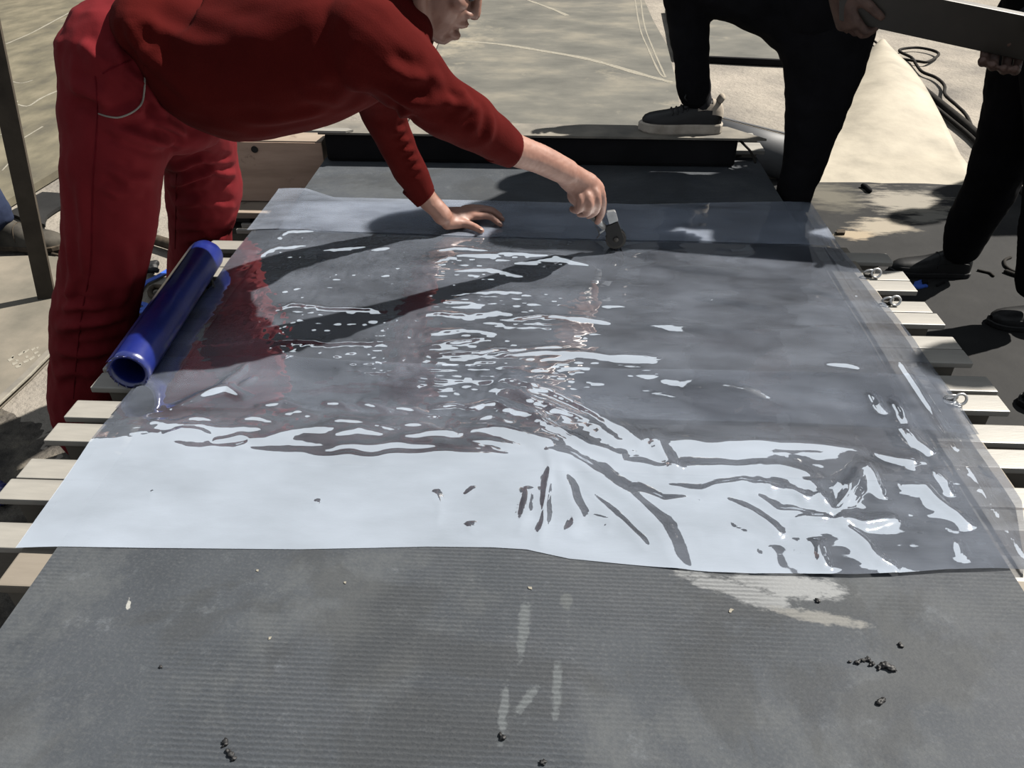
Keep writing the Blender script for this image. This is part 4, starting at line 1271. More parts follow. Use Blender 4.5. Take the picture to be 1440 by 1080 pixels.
def hand(mb, wrist, f, n, thumb_side, curls=(0.5, 0.7, 0.5), size=1.0, thumb=0.3):
    """palm with five fingers; f along fingers, n out of the palm"""
    f, n = unit(f), unit(np.array(n) - (np.array(n) @ unit(f)) * unit(f))
    s = np.cross(n, f) * thumb_side
    w = np.array(wrist, dtype=float)
    k = size
    mb.tube([w - f * 0.01, w + f * 0.035 * k, w + f * 0.085 * k], [(0.027 * k, 0.020 * k), (0.038 * k, 0.017 * k), (0.041 * k, 0.013 * k)], 14, hint=s, sub=3)
    for i, (o, L, r) in enumerate(((0.030, 0.072, 0.0090), (0.010, 0.080, 0.0093), (-0.011, 0.075, 0.0088), (-0.030, 0.058, 0.0078))):
        p = w + f * (0.088 - 0.004 * abs(i - 1)) * k + s * o * k
        pts, rr, a = [p - f * 0.012 * k], [r * k * 1.05], 0.0
        d = f
        for j, (q, sh) in enumerate(((0.45, 1.0), (0.30, 0.92), (0.25, 0.8))):
            a += curls[j] * (1 + 0.12 * i)
            d = rot_toward(f, n, a)
            pts.append(pts[-1] + d * L * q * k + (f * 0.012 * k if j == 0 else 0))
            rr.append(r * k * sh)
        mb.tube(pts, rr, 10, hint=s, sub=2)
    t0 = w + f * 0.022 * k + s * 0.026 * k + n * 0.006
    d1 = unit(f * 0.75 + s * 0.65 + n * thumb)
    d2 = unit(f * 0.95 + s * 0.15 + n * (thumb + 0.2))
    mb.tube([t0 - d1 * 0.01, t0 + d1 * 0.035 * k, t0 + d1 * 0.035 * k + d2 * 0.03 * k, t0 + d1 * 0.035 * k + d2 * 0.055 * k], [0.016 * k, 0.0125 * k, 0.0105 * k, 0.0085 * k], 10, sub=2)


def head_blob(mb, c, fw, up, mouth=True, k=1.0):
    """c: centre of the skull, fw: where the face looks"""
    fw = unit(fw)
    up = unit(np.array(up) - (np.array(up) @ fw) * fw)
    sd = np.cross(up, fw)
    A = np.array([fw, sd, up])
    P = lambda a, b, z: np.array(c) + (fw * a + sd * b + up * z) * k
    mb.ball(P(-0.005, 0, 0.025), (0.098 * k, 0.076 * k, 0.095 * k), 20, 14, A)
    mb.ball(P(0.030, 0, -0.045), (0.058 * k, 0.058 * k, 0.070 * k), 16, 12, A)
    mb.ball(P(0.062, 0, -0.096), (0.022 * k, 0.026 * k, 0.018 * k), 12, 8, A)
    for s in (-1, 1):
        mb.tube([P(-0.005, 0.058 * s, -0.035), P(0.015, 0.050 * s, -0.078), P(0.060, 0.014 * s, -0.100)], [0.014 * k, 0.015 * k, 0.013 * k], 10, sub=2)
        mb.ball(P(0.062, 0.040 * s, -0.022), (0.022 * k, 0.022 * k, 0.018 * k), 10, 8, A)
        mb.ball(P(-0.012, 0.078 * s, -0.008), (0.017 * k, 0.008 * k, 0.032 * k), 10, 8, A)
        mb.ball(P(0.072, 0.031 * s, 0.012), (0.018 * k, 0.020 * k, 0.009 * k), 10, 8, A)
        mb.ball(P(0.090, 0.013 * s, -0.040), (0.012 * k, 0.009 * k, 0.008 * k), 8, 6, A)
    mb.tube([P(0.086, 0, 0.012), P(0.098, 0, -0.014), P(0.104, 0, -0.036)], [0.010 * k, 0.010 * k, 0.0115 * k], 10, sub=2)
    mb.tube([P(0.080, -0.02, -0.063), P(0.094, 0, -0.060), P(0.080, 0.02, -0.063)], [0.007 * k, 0.0100 * k, 0.007 * k], 8, sub=3)
    mb.tube([P(0.076, -0.018, -0.086), P(0.089, 0, -0.0865), P(0.076, 0.018, -0.086)], [0.007 * k, 0.0102 * k, 0.007 * k], 8, sub=3)
    return P


def hair_mesh(c, fw, up, k=1.0, name='hair', parent=None):
    fw = unit(fw)
    up = unit(np.array(up) - (np.array(up) @ fw) * fw)
    sd = np.cross(up, fw)
    A = np.array([fw, sd, up])
    mb = MB()
    mb.ball(np.array(c) + (fw * -0.012 + up * 0.036) * k, (0.103 * k, 0.083 * k, 0.098 * k), 20, 14, A)
    mb.ball(np.array(c) + (fw * -0.05 + up * -0.01) * k, (0.062 * k, 0.074 * k, 0.08 * k), 16, 12, A)
    V, Nn, F = remesh(mb, 0.006 * k, 2)
    loc = (V - np.array(c)) / k
    a, z = loc @ fw, loc @ up
    # hairline: pull the shell inside the skull over the face
    V = V - Nn * (np.clip((a - 0.045) * 14 - np.clip((z - 0.055) * 22, 0, 3), 0, 1) * 0.035)[:, None]
    V = crumple(V, Nn, 0.005, 90)
    return put(name, V, F, 'hair', parent, None, True)


def shoe_parts(heel, d, L, root, upper_m, sole_m, sole_h=0.022, width=1.0, top=1.0, welt=None):
    """shoe of lofted sections; heel point on the ground, d towards the toe"""
    d = unit((d[0], d[1], 0))
    s = np.array((-d[1], d[0], 0))
    z = np.array((0, 0, 1.0))
    h0 = np.array(heel, dtype=float)
    tab = [(0.00, 0.020, 0.050), (0.03, 0.029, 0.070), (0.10, 0.034, 0.082), (0.22, 0.035, 0.086), (0.34, 0.035, 0.080), (0.46, 0.038, 0.064), (0.58, 0.043, 0.050), (0.70, 0.046, 0.042), (0.82, 0.044, 0.036), (0.91, 0.037, 0.031), (0.97, 0.025, 0.024), (1.0, 0.010, 0.014)]
    sc = L / 0.28
    # sole outline
    out = [(t * L, w * width * sc * 1.08) for t, w, h in tab]
    poly = [(-0.004, 0.0)] + [(x, -w) for x, w in out] + [(L + 0.006, 0)] + [(x, w) for x, w in out[::-1]]
    n = len(poly)
    v = []
    for zz, g in ((0.0, 0.985), (sole_h * 0.15, 1.01), (sole_h * 0.85, 1.01), (sole_h, 0.985)):
        v += [h0 + d * (L / 2 + (x - L / 2) * g) + s * y * g + z * zz for x, y in poly]
    f = [tuple(range(n - 1, -1, -1)), tuple(range(3 * n, 4 * n))]
    for k in range(3):
        f += [(k * n + i, k * n + (i + 1) % n, (k + 1) * n + (i + 1) % n, (k + 1) * n + i) for i in range(n)]
    sole = MB().add(v, f).build('sole', sole_m, root)
    m_ = 17
    T2 = np.linspace(0, 1, 34)
    tt = [a[0] for a in tab]
    G = []
    for t in T2:
        w = np.interp(t, tt, [a[1] for a in tab]) * width * sc
        hh = np.interp(t, tt, [a[2] for a in tab]) * top * sc
        row = []
        for j in range(m_):
            ph = math.pi * j / (m_ - 1)
            cx, sy = math.cos(ph), math.sin(ph)
            row.append(h0 + d * (0.004 + t * (L - 0.008)) + s * w * math.copysign(abs(cx) ** 0.75, cx) + z * (sole_h * 0.9 + hh * abs(sy) ** 0.8))
        G.append(row)
    G = np.array(G)
    mb = MB().grid(G)
    up = mb.build('upper', upper_m, root, None, True)
    return sole, up, G


def tri_bvh(V, F):
    return BVHTree.FromPolygons([tuple(p) for p in V], [tuple(q) for q in F])


def on_surface(bvh, pxs, lift=0.001):
    """points on a built surface found by sighting along the survey rays"""
    out = []
    for x, y in pxs:
        d = _ray(x, y)
        h = bvh.ray_cast(Vector(EYE), Vector(d).normalized())
        if h[0] is not None:
            p = np.array(h[0])
            out.append(p - unit(d) * lift)
    return out


# ------------------------------------------------------------------ worker in red
head_fw = unit((0.88, 0.10, -0.46))
head_up = unit((0.46, 0.0, 0.88))
chin = aty(623, 52, 1.58)
head_c = chin - head_fw * 0.067 + head_up * 0.100

skin = MB()
head_blob(skin, head_c, head_fw, head_up)
skin.tube([head_c - head_up * 0.05 - head_fw * 0.03, aty(545, 5, 1.58)], [0.058, 0.062], 14)
# arms
nearP, nearR = surveyed([(528, 70, 1.46, 78), (600, 130, 1.47, 66), (660, 170, 1.51, 56), (716, 207, 1.58, 46), (760, 224, 1.63, 41), (798, 243, 1.672, 37)])
skin.tube(nearP, nearR, 14, sub=3)
farP, farR = surveyed([(528, 110, 1.76, 62), (545, 175, 1.80, 42), (568, 228, 1.84, 34), (598, 276, 1.87, 30), (614, 293, 1.872, 27), (622, 303, 1.872, 28)])
skin.tube(farP, farR, 14, sub=3)
# torso core and legs, inside the clothes
skin.tube([aty(215, 95, 1.62), aty(330, 75, 1.60), aty(450, 55, 1.58), aty(530, 30, 1.58)], [(0.09, 0.06), (0.12, 0.09), (0.15, 0.10), (0.13, 0.07)], 16, hint=(0, 1, 0), sub=2)
# supporting hand, flat on the film
Z = lambda x, y, z: atz(x, y, z)
skin.tube([Z(620, 303, 0.552), Z(632, 305, 0.537), Z(648, 302, 0.529), Z(666, 299, 0.528)], [(0.023, 0.020), (0.030, 0.019), (0.037, 0.016), (0.038, 0.012)], 16, hint=(0.2, 1, 0), sub=3)
skin.tube([Z(629, 315, 0.526), Z(646, 314, 0.523)], [0.016, 0.015], 12)
skin.tube([Z(640, 312, 0.526), Z(655, 315, 0.521), Z(667, 319, 0.517), Z(677, 324.5, 0.5135)], [0.0145, 0.0125, 0.0105, 0.0088], 10, sub=3)
skin.tube([Z(656, 303, 0.530), Z(669, 304, 0.530), Z(687, 304, 0.5285), Z(697, 310.5, 0.519), Z(704, 316.5, 0.5125)], [0.0110, 0.0105, 0.0095, 0.0086, 0.0072], 10, sub=3)
skin.tube([Z(658, 297, 0.531), Z(671, 296.5, 0.533), Z(690, 297, 0.5305), Z(700, 303, 0.520), Z(707, 308.5, 0.5125)], [0.0110, 0.0108, 0.0097, 0.0088, 0.0074], 10, sub=3)
skin.tube([Z(656, 295, 0.528), Z(669, 293.5, 0.528), Z(688, 294, 0.525), Z(698, 299, 0.517), Z(704, 303, 0.5125)], [0.0105, 0.0100, 0.0090, 0.0082, 0.0070], 10, sub=3)
skin.tube([Z(652, 293, 0.524), Z(664, 291.5, 0.522), Z(679, 292, 0.518), Z(689, 295, 0.514), Z(695, 298, 0.512)], [0.0095, 0.0090, 0.0080, 0.0073, 0.0063], 10, sub=3)
# hand closed on the roller's handle
Y3 = lambda x, y, d: aty(x, y, d)
skin.tube([Y3(796, 243, 1.672), Y3(808, 253, 1.690), Y3(822, 262, 1.705), Y3(834, 268, 1.715)], [(0.024, 0.030), (0.026, 0.034), (0.027, 0.036), (0.024, 0.030)], 16, hint=(0, 1, 0.2), sub=3)
skin.ball(Y3(815, 274, 1.705), (0.030, 0.030, 0.026), 14, 10)
skin.tube([Y3(832, 259, 1.715), Y3(842, 264, 1.712), Y3(847, 281, 1.716), Y3(846, 299, 1.742), Y3(840, 312, 1.764)], [0.0125, 0.0120, 0.0105, 0.0098, 0.0085], 10, sub=3)
skin.tube([Y3(826, 263, 1.70), Y3(836, 269, 1.690), Y3(840, 284, 1.686), Y3(837, 297, 1.704), Y3(827, 303, 1.738)], [0.0125, 0.0125, 0.0112, 0.0104, 0.0092], 10, sub=3)
skin.tube([Y3(816, 268, 1.69), Y3(825, 274, 1.678), Y3(829, 288, 1.672), Y3(826, 299, 1.690), Y3(815, 301, 1.725)], [0.0120, 0.0118, 0.0108, 0.0100, 0.0088], 10, sub=3)
skin.tube([Y3(808, 268, 1.685), Y3(814, 276, 1.674), Y3(817, 288, 1.668), Y3(812, 296, 1.688), Y3(804, 294, 1.718)], [0.0110, 0.0106, 0.0096, 0.0090, 0.0080], 10, sub=3)
skin.tube([Y3(810, 256, 1.73), Y3(824, 268, 1.76), Y3(834, 284, 1.772), Y3(838, 298, 1.776)], [0.0145, 0.0130, 0.0110, 0.0090], 10, sub=3)
# legs of the body, within the trousers
nl, nlr = surveyed([(178, 105, 1.62, 90), (162, 250, 1.52, 80), (152, 350, 1.48, 86), (133, 450, 1.47, 78), (122, 560, 1.47, 66)])
fl, flr = surveyed([(235, 125, 1.72, 80), (275, 220, 1.86, 78), (286, 290, 1.90, 70), (284, 350, 1.93, 62)])
foot_n = np.array((-1.20, 1.50, 0.0))
foot_f = np.array((-1.13, 2.00, 0.0))
skin.tube(nl + [foot_n + np.array((0.05, 0, 0.09))], nlr + [0.042], 14, sub=2)
skin.tube(fl + [foot_f + np.array((0.05, 0, 0.09))], flr + [0.042], 14, sub=2)
V, Nn, F = remesh(skin, 0.0042, 3, 0.5)
# knuckle creases and wrinkles in the skin of the closed hand
V = crumple(V, Nn, 0.0006, 170)
worker = put('person', V, F, 'skin', None, (-1.0, 1.72, 0.0), True)
tag(worker, 'worker in red sweater and red trousers bending over the film, pressing with a hand roller', 'person')
body_bvh = tri_bvh(V, F)

# trousers
tr_ = MB()
nlP, nlR = surveyed([(180, 95, 1.60, 190), (168, 160, 1.56, 160), (158, 235, 1.51, 135), (158, 300, 1.49, 123), (151, 350, 1.48, 116), (141, 400, 1.475, 110), (133, 450, 1.47, 109), (128, 510, 1.47, 107), (124, 560, 1.47, 106)])
tr_.tube(nlP + [foot_n + np.array((0.05, 0.0, 0.10))], nlR + [0.085], 20, sub=3)
flP, flR = surveyed([(235, 118, 1.72, 170), (262, 175, 1.80, 120), (278, 220, 1.86, 104), (287, 268, 1.89, 103), (285, 310, 1.91, 90), (283, 350, 1.93, 88)])
tr_.tube(flP + [foot_f + np.array((0.05, 0.0, 0.10))], flR + [0.080], 20, sub=3)
tr_.ball(aty(178, 100, 1.60), (0.110, 0.150, 0.112), 20, 14)
tr_.ball(aty(222, 145, 1.62), (0.100, 0.140, 0.095), 20, 14)
tr_.ball(aty(268, 176, 1.66), (0.065, 0.12, 0.050), 16, 12)
V, Nn, F = remesh(tr_, 0.0065, 5, 0.5)
bv = tri_bvh(V, F)
FL = []
for pxs, a, w in (([(98, 118), (118, 128), (140, 135), (158, 158)], 0.010, 0.013), ([(140, 172), (175, 186), (215, 200), (262, 208)], 0.010, 0.010), ([(140, 160), (165, 166), (195, 156), (206, 130)], 0.007, 0.009),
                  ([(150, 60), (165, 75), (172, 100)], 0.006, 0.010), ([(110, 60), (135, 80), (160, 92)], 0.005, 0.012), ([(205, 120), (222, 150), (240, 165)], 0.009, 0.009), ([(175, 100), (190, 110), (205, 118)], 0.006, 0.008),
                  ([(215, 165), (240, 178), (270, 196)], 0.008, 0.009), ([(140, 260), (165, 272), (205, 270)], 0.006, 0.010), ([(150, 230), (180, 255), (215, 250)], 0.006, 0.012),
                  ([(78, 462), (105, 456), (140, 452), (180, 444)], 0.008, 0.012), ([(84, 438), (110, 432), (150, 436)], 0.006, 0.010), ([(80, 492), (110, 498), (150, 492), (184, 486)], 0.007, 0.012), ([(76, 530), (105, 522), (140, 528)], 0.005, 0.012),
                  ([(95, 330), (100, 390), (92, 430)], 0.005, 0.012), ([(112, 250), (118, 320), (114, 400)], 0.004, 0.012), ([(170, 330), (178, 390), (170, 440)], 0.004, 0.014),
                  ([(236, 262), (262, 250), (300, 240), (334, 246)], 0.008, 0.010), ([(245, 236), (285, 226), (325, 230)], 0.007, 0.010), ([(243, 290), (280, 282), (330, 292)], 0.007, 0.011), ([(240, 318), (280, 322), (326, 312)], 0.005, 0.011), 
                  ([(258, 340), (290, 330), (320, 340)], 0.005, 0.010)):
    pts = on_surface(bv, pxs, 0.0)
    if len(pts) > 1:
        FL.append((pts, a, w))
V = fold(V, Nn, [(p, a * 1.5, w) for p, a, w in FL])
V = crumple(V, Nn, 0.010, 10, (1, 1, 0.6), 3.0)
V = crumple(V, Nn, 0.0045, 26, (1, 1, 0.6), 8.0)
V = crumple(V, Nn, 0.0016, 60, (1, 1, 0.8), 9.0)
trousers = put('trousers', V, F, 'red_cotton', worker, None, True)
trousers['label'] = 'bright red cotton work trousers'
bv = tri_bvh(V, F)
def surf_tube(name, pxs, r, m, parent, bvh, lift=0.0008):
    P = on_surface(bvh, [(p[0], p[1]) for p in spline([np.array(q) for q in pxs], 6)], lift)
    P = [p for i, p in enumerate(P) if i == 0 or np.linalg.norm(p - P[i - 1]) < 0.08]
    if len(P) > 2:
        return MB().tube(P, [r] * len(P), 6).build(name, m, parent, None, True)


surf_tube('side_seam', [(134, 108), (137, 150), (135, 200), (131, 250), (129, 320), (127, 377), (115, 440), (108, 500), (103, 560)], 0.0014, 'seam', trousers, bv, 0.0002)
surf_tube('pocket_trim', [(139, 160), (152, 164), (168, 165), (186, 158), (199, 146), (203, 128), (204, 105)], 0.0017, 'piping', trousers, bv, 0.0016)
surf_tube('pocket_seam', [(145, 103), (160, 95), (176, 88), (188, 83)], 0.0014, 'seam', trousers, bv, 0.0002)
surf_tube('leg_seam', [(248, 245), (247, 300), (246, 350)], 0.0013, 'seam', trousers, bv, 0.0002)
surf_tube('waistband', [(168, 18), (172, 36), (184, 60), (196, 84)], 0.005, 'red_cotton', trousers, bv, 0.0)
for f0 in (foot_n, foot_f):
    sh = empty('shoe', tuple(f0))
    sh.parent = worker
    sh.location = f0 - ORG[worker]
    shoe_parts(f0, (1, 0.05), 0.28, sh, 'dusty_leather', 'rust')

# sweater
sw = MB()
TP, TR_ = surveyed([(262, 52, 1.615, 150), (300, 80, 1.61, 196), (350, 88, 1.60, 206), (420, 72, 1.59, 204), (490, 52, 1.585, 190), (540, 30, 1.58, 150)])
sw.tube(TP, [(0.150, TR_[0]), (0.165, TR_[1]), (0.170, TR_[2]), (0.180, TR_[3]), (0.185, TR_[4]), (0.150, TR_[5])], 28, hint=(0, 1, 0), sub=4)
aP, aR = surveyed([(520, 62, 1.47, 140), (565, 98, 1.46, 112), (612, 142, 1.475, 88), (655, 168, 1.505, 80), (690, 191, 1.545, 66), (714, 208, 1.575, 55)])
sw.tube(aP, aR, 20, sub=4, flat_cap=False)
bP, bR = surveyed([(528, 105, 1.74, 95), (537, 148, 1.785, 63), (552, 190, 1.815, 55), (574, 237, 1.845, 46), (595, 273, 1.868, 37)])
sw.tube(bP, bR, 20, sub=4)
sw.ball(aty(230, 28, 1.60), (0.085, 0.14, 0.075), 18, 12)
sw.ball(aty(262, 62, 1.60), (0.085, 0.15, 0.09), 18, 12)
sw.ball(aty(572, 42, 1.52), 0.052, 14, 10)
sw.ball(aty(556, 12, 1.57), (0.062, 0.10, 0.060), 14, 10)
V, Nn, F = remesh(sw, 0.006, 5, 0.5)
bv = tri_bvh(V, F)
FL = []
for pxs, a, w in (([(190, 20), (225, 45), (280, 70), (340, 85)], 0.006, 0.014), ([(195, 55), (225, 95), (270, 140)], 0.006, 0.012), ([(182, 25), (190, 60), (205, 95)], 0.007, 0.009), ([(215, 30), (270, 55), (330, 66)], 0.004, 0.012), ([(260, 20), (320, 45), (390, 60)], 0.004, 0.016),
                  ([(535, 90), (575, 112), (605, 110)], 0.008, 0.010), ([(528, 118), (570, 140), (605, 146), (645, 138)], 0.007, 0.009), ([(545, 128), (590, 158), (630, 168)], 0.005, 0.010),
                  ([(648, 122), (656, 140), (652, 168)], 0.008, 0.009), ([(668, 142), (672, 165), (660, 192)], 0.006, 0.008), ([(690, 158), (692, 180), (682, 205)], 0.004, 0.007), ([(608, 96), (618, 118), (600, 140)], 0.005, 0.010), ([(625, 145), (650, 150), (668, 148)], 0.005, 0.008),
                  ([(552, 160), (566, 162), (576, 156)], 0.006, 0.006), ([(553, 184), (570, 184), (584, 180)], 0.007, 0.006), ([(560, 198), (576, 198), (590, 194)], 0.006, 0.0055), ([(566, 212), (582, 211), (594, 207)], 0.006, 0.0055), ([(572, 225), (586, 224), (600, 220)], 0.005, 0.005), ([(578, 238), (592, 236), (605, 232)], 0.004, 0.005),
                  ([(430, 100), (480, 118), (520, 122)], 0.006, 0.014), ([(420, 130), (470, 140), (520, 128)], 0.005, 0.012), ([(330, 172), (400, 166), (470, 150)], 0.004, 0.010)):
    pts = on_surface(bv, pxs, 0.0)
    if len(pts) > 1:
        FL.append((pts, a, w))
V = fold(V, Nn, [(p, a, w * 1.3) for p, a, w in FL])
V = crumple(V, Nn, 0.006, 9, (0.6, 1, 1), 1.0)
V = crumple(V, Nn, 0.003, 24, (0.6, 1, 1), 4.0)
CUFFS = []
for c_, w_ in ((aty(718, 211, 1.582), aty(798, 243, 1.672)), (aty(597, 277, 1.870), aty(622, 303, 1.872))):
    d_ = unit(w_ - c_)
    CUFFS.append((c_, d_))
    t_ = (V - c_) @ d_
    k_ = (t_ > 0) & (np.linalg.norm(V - c_, axis=1) < 0.075)
    V[k_] -= t_[k_][:, None] * d_
sweater = put('sweater', V, F, 'red_knit', worker, None, True)
sweater['label'] = 'dark red knitted sweater'
# ribbed cuffs and the neck band
def cuff(p, q, r, name):
    p, q = np.array(p), np.array(q)
    d = unit(q - p)
    mb = MB()
    pts = [p + d * t for t in np.linspace(0, 0.05, 12)]
    mb.tube(pts, [r * (1 + (0.012 if i % 2 else 0)) * (1 - 0.05 * i / 12) for i in range(12)], 22, flat_cap=True)
    return mb.build(name, 'red_knit', sweater, None, True)


for (c_, d_), r_ in zip(CUFFS, (0.0375, 0.0335)):
    cuff(c_ - d_ * 0.046, c_, r_, 'cuff')
nb = []
cn = head_c - head_up * 0.105 - head_fw * 0.055
ax_ = unit(head_c - aty(545, 5, 1.58))
s1 = unit(np.cross(ax_, (0, 1, 0)))
s2 = np.cross(ax_, s1)
for k in range(25):
    an = 2 * math.pi * k / 24
    nb.append(cn + s1 * 0.074 * math.cos(an) + s2 * 0.078 * math.sin(an))
MB().tube(nb, [(0.010, 0.014)] * 25, 10, cap=False).build('neck_band', 'red_knit', sweater, None, True)
hair_mesh(head_c, head_fw, head_up, 1.0, 'hair', worker)
# nails
for (x, y, z, w) in ((676.5, 322.5, 0.5205, 0.0062), (704, 313.8, 0.5185, 0.005), (706.8, 306.0, 0.5185, 0.005)):
    p = atz(x, y, z)
    MB().ball(p, (w, w * 0.75, 0.0016), 10, 6, [unit((0.75, 0.3, -0.5)), unit((-0.35, 0.93, 0)), unit((0.5, 0.1, 0.8))]).build('nail', 'nail', worker, None, True)
# eyes sit under the brow
for s in (-1, 1):
    sdv = np.cross(head_up, head_fw)
    MB().ball(head_c + head_fw * 0.080 + sdv * 0.031 * s + head_up * -0.004, 0.0105, 10, 8).build('eye', 'crumb', worker, None, True)

# ------------------------------------------------------------------ hand roller
rt = empty('hand_roller', tuple(atz(866, 348, 0.5045)))
tag(rt, 'small black hand roller with a bright metal tab held in the worker\'s right hand', 'roller')
MB().tube([aty(806, 276, 1.72), aty(824, 294, 1.747), aty(839, 309, 1.770)], [0.0105, 0.0115, 0.009], 12, sub=3).build('handle', 'steel', rt, None, True)
MB().tube([aty(838, 308, 1.769), aty(850, 320, 1.786)], [0.0085, 0.0078], 12, flat_cap=True).build('ferrule', 'bright_steel', rt, None, True)
MB().tube([aty(838, 318, 1.772), aty(842, 326, 1.775), aty(843, 330, 1.775), aty(839.5, 335, 1.772)], [0.0014, 0.0014, 0.0014, 0.0014], 6, sub=3).build('wire_lever', 'steel', rt, None, True)
MB().tube([aty(843, 328, 1.778), aty(856, 319, 1.786)], [0.0024, 0.0024], 8).build('cross_pin', 'bright_steel', rt, None, True)


def slab(pxs, y0, y1, name, m, parent, bev=0.002):
    P = [aty(x, y, y0) for x, y in pxs]
    Q = [p + np.array((0, y1 - y0, 0)) for p in P]
    n = len(P)
    bm = bmesh.new()
    vs = [bm.verts.new(p) for p in P + Q]
    bm.faces.new(vs[:n])
    bm.faces.new(vs[n:][::-1])
    for i in range(n):
        bm.faces.new((vs[i], vs[n + i], vs[n + (i + 1) % n], vs[(i + 1) % n]))
    bmesh.ops.recalc_face_normals(bm, faces=bm.faces[:])
    if bev:
        bmesh.ops.bevel(bm, geom=[e for e in bm.edges], offset=bev, segments=2, profile=0.6, affect='EDGES')
    bm.verts.index_update()
    v = [q.co[:] for q in bm.verts]
    f = [tuple(q.index for q in fc.verts) for fc in bm.faces]
    bm.free()
    return put(name, v, f, m, parent)


U = [(850, 320), (869, 312), (873, 322), (877, 334)]
cx, cy = 866, 336.5
for k in range(9):
    an = math.radians(-10 + k * 22)
    U.append((cx + 11.5 * math.cos(an), cy + 11.0 * math.sin(an)))
slab(U, 1.778, 1.786, 'fork_cheek', 'leather', rt, 0.001)
slab([(852.5, 300), (854, 298.5), (864, 297), (866, 299), (869.5, 311), (857, 316)], 1.780, 1.792, 'metal_tab', 'bright_steel', rt, 0.0012)
c = aty(866.3, 336.8, 1.7775)
MB().tube([c + np.array((0, 0.001, 0)), c + np.array((0, -0.003, 0))], [0.0075, 0.0062], 16, flat_cap=True).build('axle_cap', 'steel', rt, None, True)
c = aty(866, 337, 1.787)
mb = MB()
nt_ = 48
r0 = max(0.012, c[2] - 0.5055)
ring = []
for yy in (1.787, 1.803):
    for k in range(nt_):
        an = 2 * math.pi * k / nt_
        r = r0 * (1.0 if k % 2 else 0.955)
        ring.append((c[0] + r * math.cos(an), yy, c[2] + r * math.sin(an)))
mb.add(ring, [(k, (k + 1) % nt_, nt_ + (k + 1) % nt_, nt_ + k) for k in range(nt_)] + [tuple(range(nt_)), tuple(range(2 * nt_ - 1, nt_ - 1, -1))])
mb.build('knurled_wheel', 'steel', rt)
slab(U, 1.804, 1.811, 'fork_cheek', 'leather', rt, 0.001)


# ------------------------------------------------------------------ other workers
def figure(label, J, cloth, top_m, skin_m, legs, shoes, hands, hair=True, fold_amp=0.006):
    """J: joints of trunk and arms (metres); legs: list of (points, radii); hands: callables adding to the body blob"""
    sk = MB()
    base = np.array((J['pelvis'][0], J['pelvis'][1], 0.0))
    head_blob(sk, J['head'], J['look'], (0, 0, 1))
    sk.tube([np.array(J['head']) - np.array((0, 0, 0.05)), J['neck']], [0.055, 0.060], 14)
    sk.tube([J['pelvis'], J['waist'], J['chest'], J['neck']], [(0.13, 0.09), (0.12, 0.085), (0.15, 0.095), (0.07, 0.06)], 16, hint=J['across'], sub=2)
    for s in ('l', 'r'):
        sk.tube([J['sh_' + s], J['el_' + s], J['wr_' + s]], [0.045, 0.035, 0.026], 12, sub=3)
    for pts, rr in legs:
        sk.tube(pts, [r * 0.62 for r in rr], 12, sub=2)
    for h in hands:
        h(sk)
    V, Nn, F = remesh(sk, 0.0048, 2)
    p = put('person', V, F, skin_m, None, tuple(base), True)
    tag(p, label, 'person')
    t = MB()
    for pts, rr in legs:
        t.tube(pts, rr, 18, sub=3)
    t.ball(J['pelvis'], (0.14, 0.14, 0.12), 18, 12)
    V, Nn, F = remesh(t, 0.008, 4)
    V = crumple(V, Nn, fold_amp, 14, (1, 1, 0.7), 2.0)
    V = crumple(V, Nn, fold_amp * 0.45, 38, (0.8, 0.8, 1.2), 6.0)
    put('trousers', V, F, cloth, p, None, True)
    t = MB()
    t.tube([J['pelvis'], J['waist'], J['chest'], np.array(J['neck']) - np.array((0, 0, 0.03))], [(0.165, 0.125), (0.16, 0.12), (0.19, 0.13), (0.10, 0.085)], 24, hint=J['across'], sub=3)
    for s in ('l', 'r'):
        w = np.array(J['wr_' + s])
        e = np.array(J['el_' + s])
        t.tube([J['sh_' + s], e, w - unit(w - e) * 0.035], [0.075, 0.058, 0.044], 16, sub=3)
    V, Nn, F = remesh(t, 0.009, 4)
    V = crumple(V, Nn, fold_amp, 14, (1, 1, 0.8), 5.0)
    put('jacket', V, F, top_m, p, None, True)
    if hair:
        hair_mesh(J['head'], J['look'], (0, 0, 1), 1.0, 'hair', p)
    for sh in shoes:
        sh(p)
    return p


# man in black with one foot up on the board
l1, r1 = surveyed([(1140, 15, 2.36, 130), (1070, -14, 2.41, 108), (1005, -26, 2.44, 92), (968, -28, 2.45, 76), (968, 10, 2.45, 61), (970, 50, 2.45, 54), (973, 90, 2.45, 51), (976, 118, 2.45, 48), (977, 130, 2.45, 47)])
l2, r2 = surveyed([(1160, 20, 2.34, 136), (1160, 55, 2.33, 130), (1158, 95, 2.31, 112), (1152, 130, 2.30, 96), (1145, 165, 2.30, 80), (1136, 205, 2.29, 67), (1128, 240, 2.28, 58), (1116, 276, 2.27, 50)])
ank = l2[-1] + np.array((0.03, 0.01, 0))
ank[2] = 0.10
l2.append(ank)
r2.append(0.055)
pel = aty(1150, -5, 2.35)
foot_up = np.array((0.548, 2.448, 0.5968))


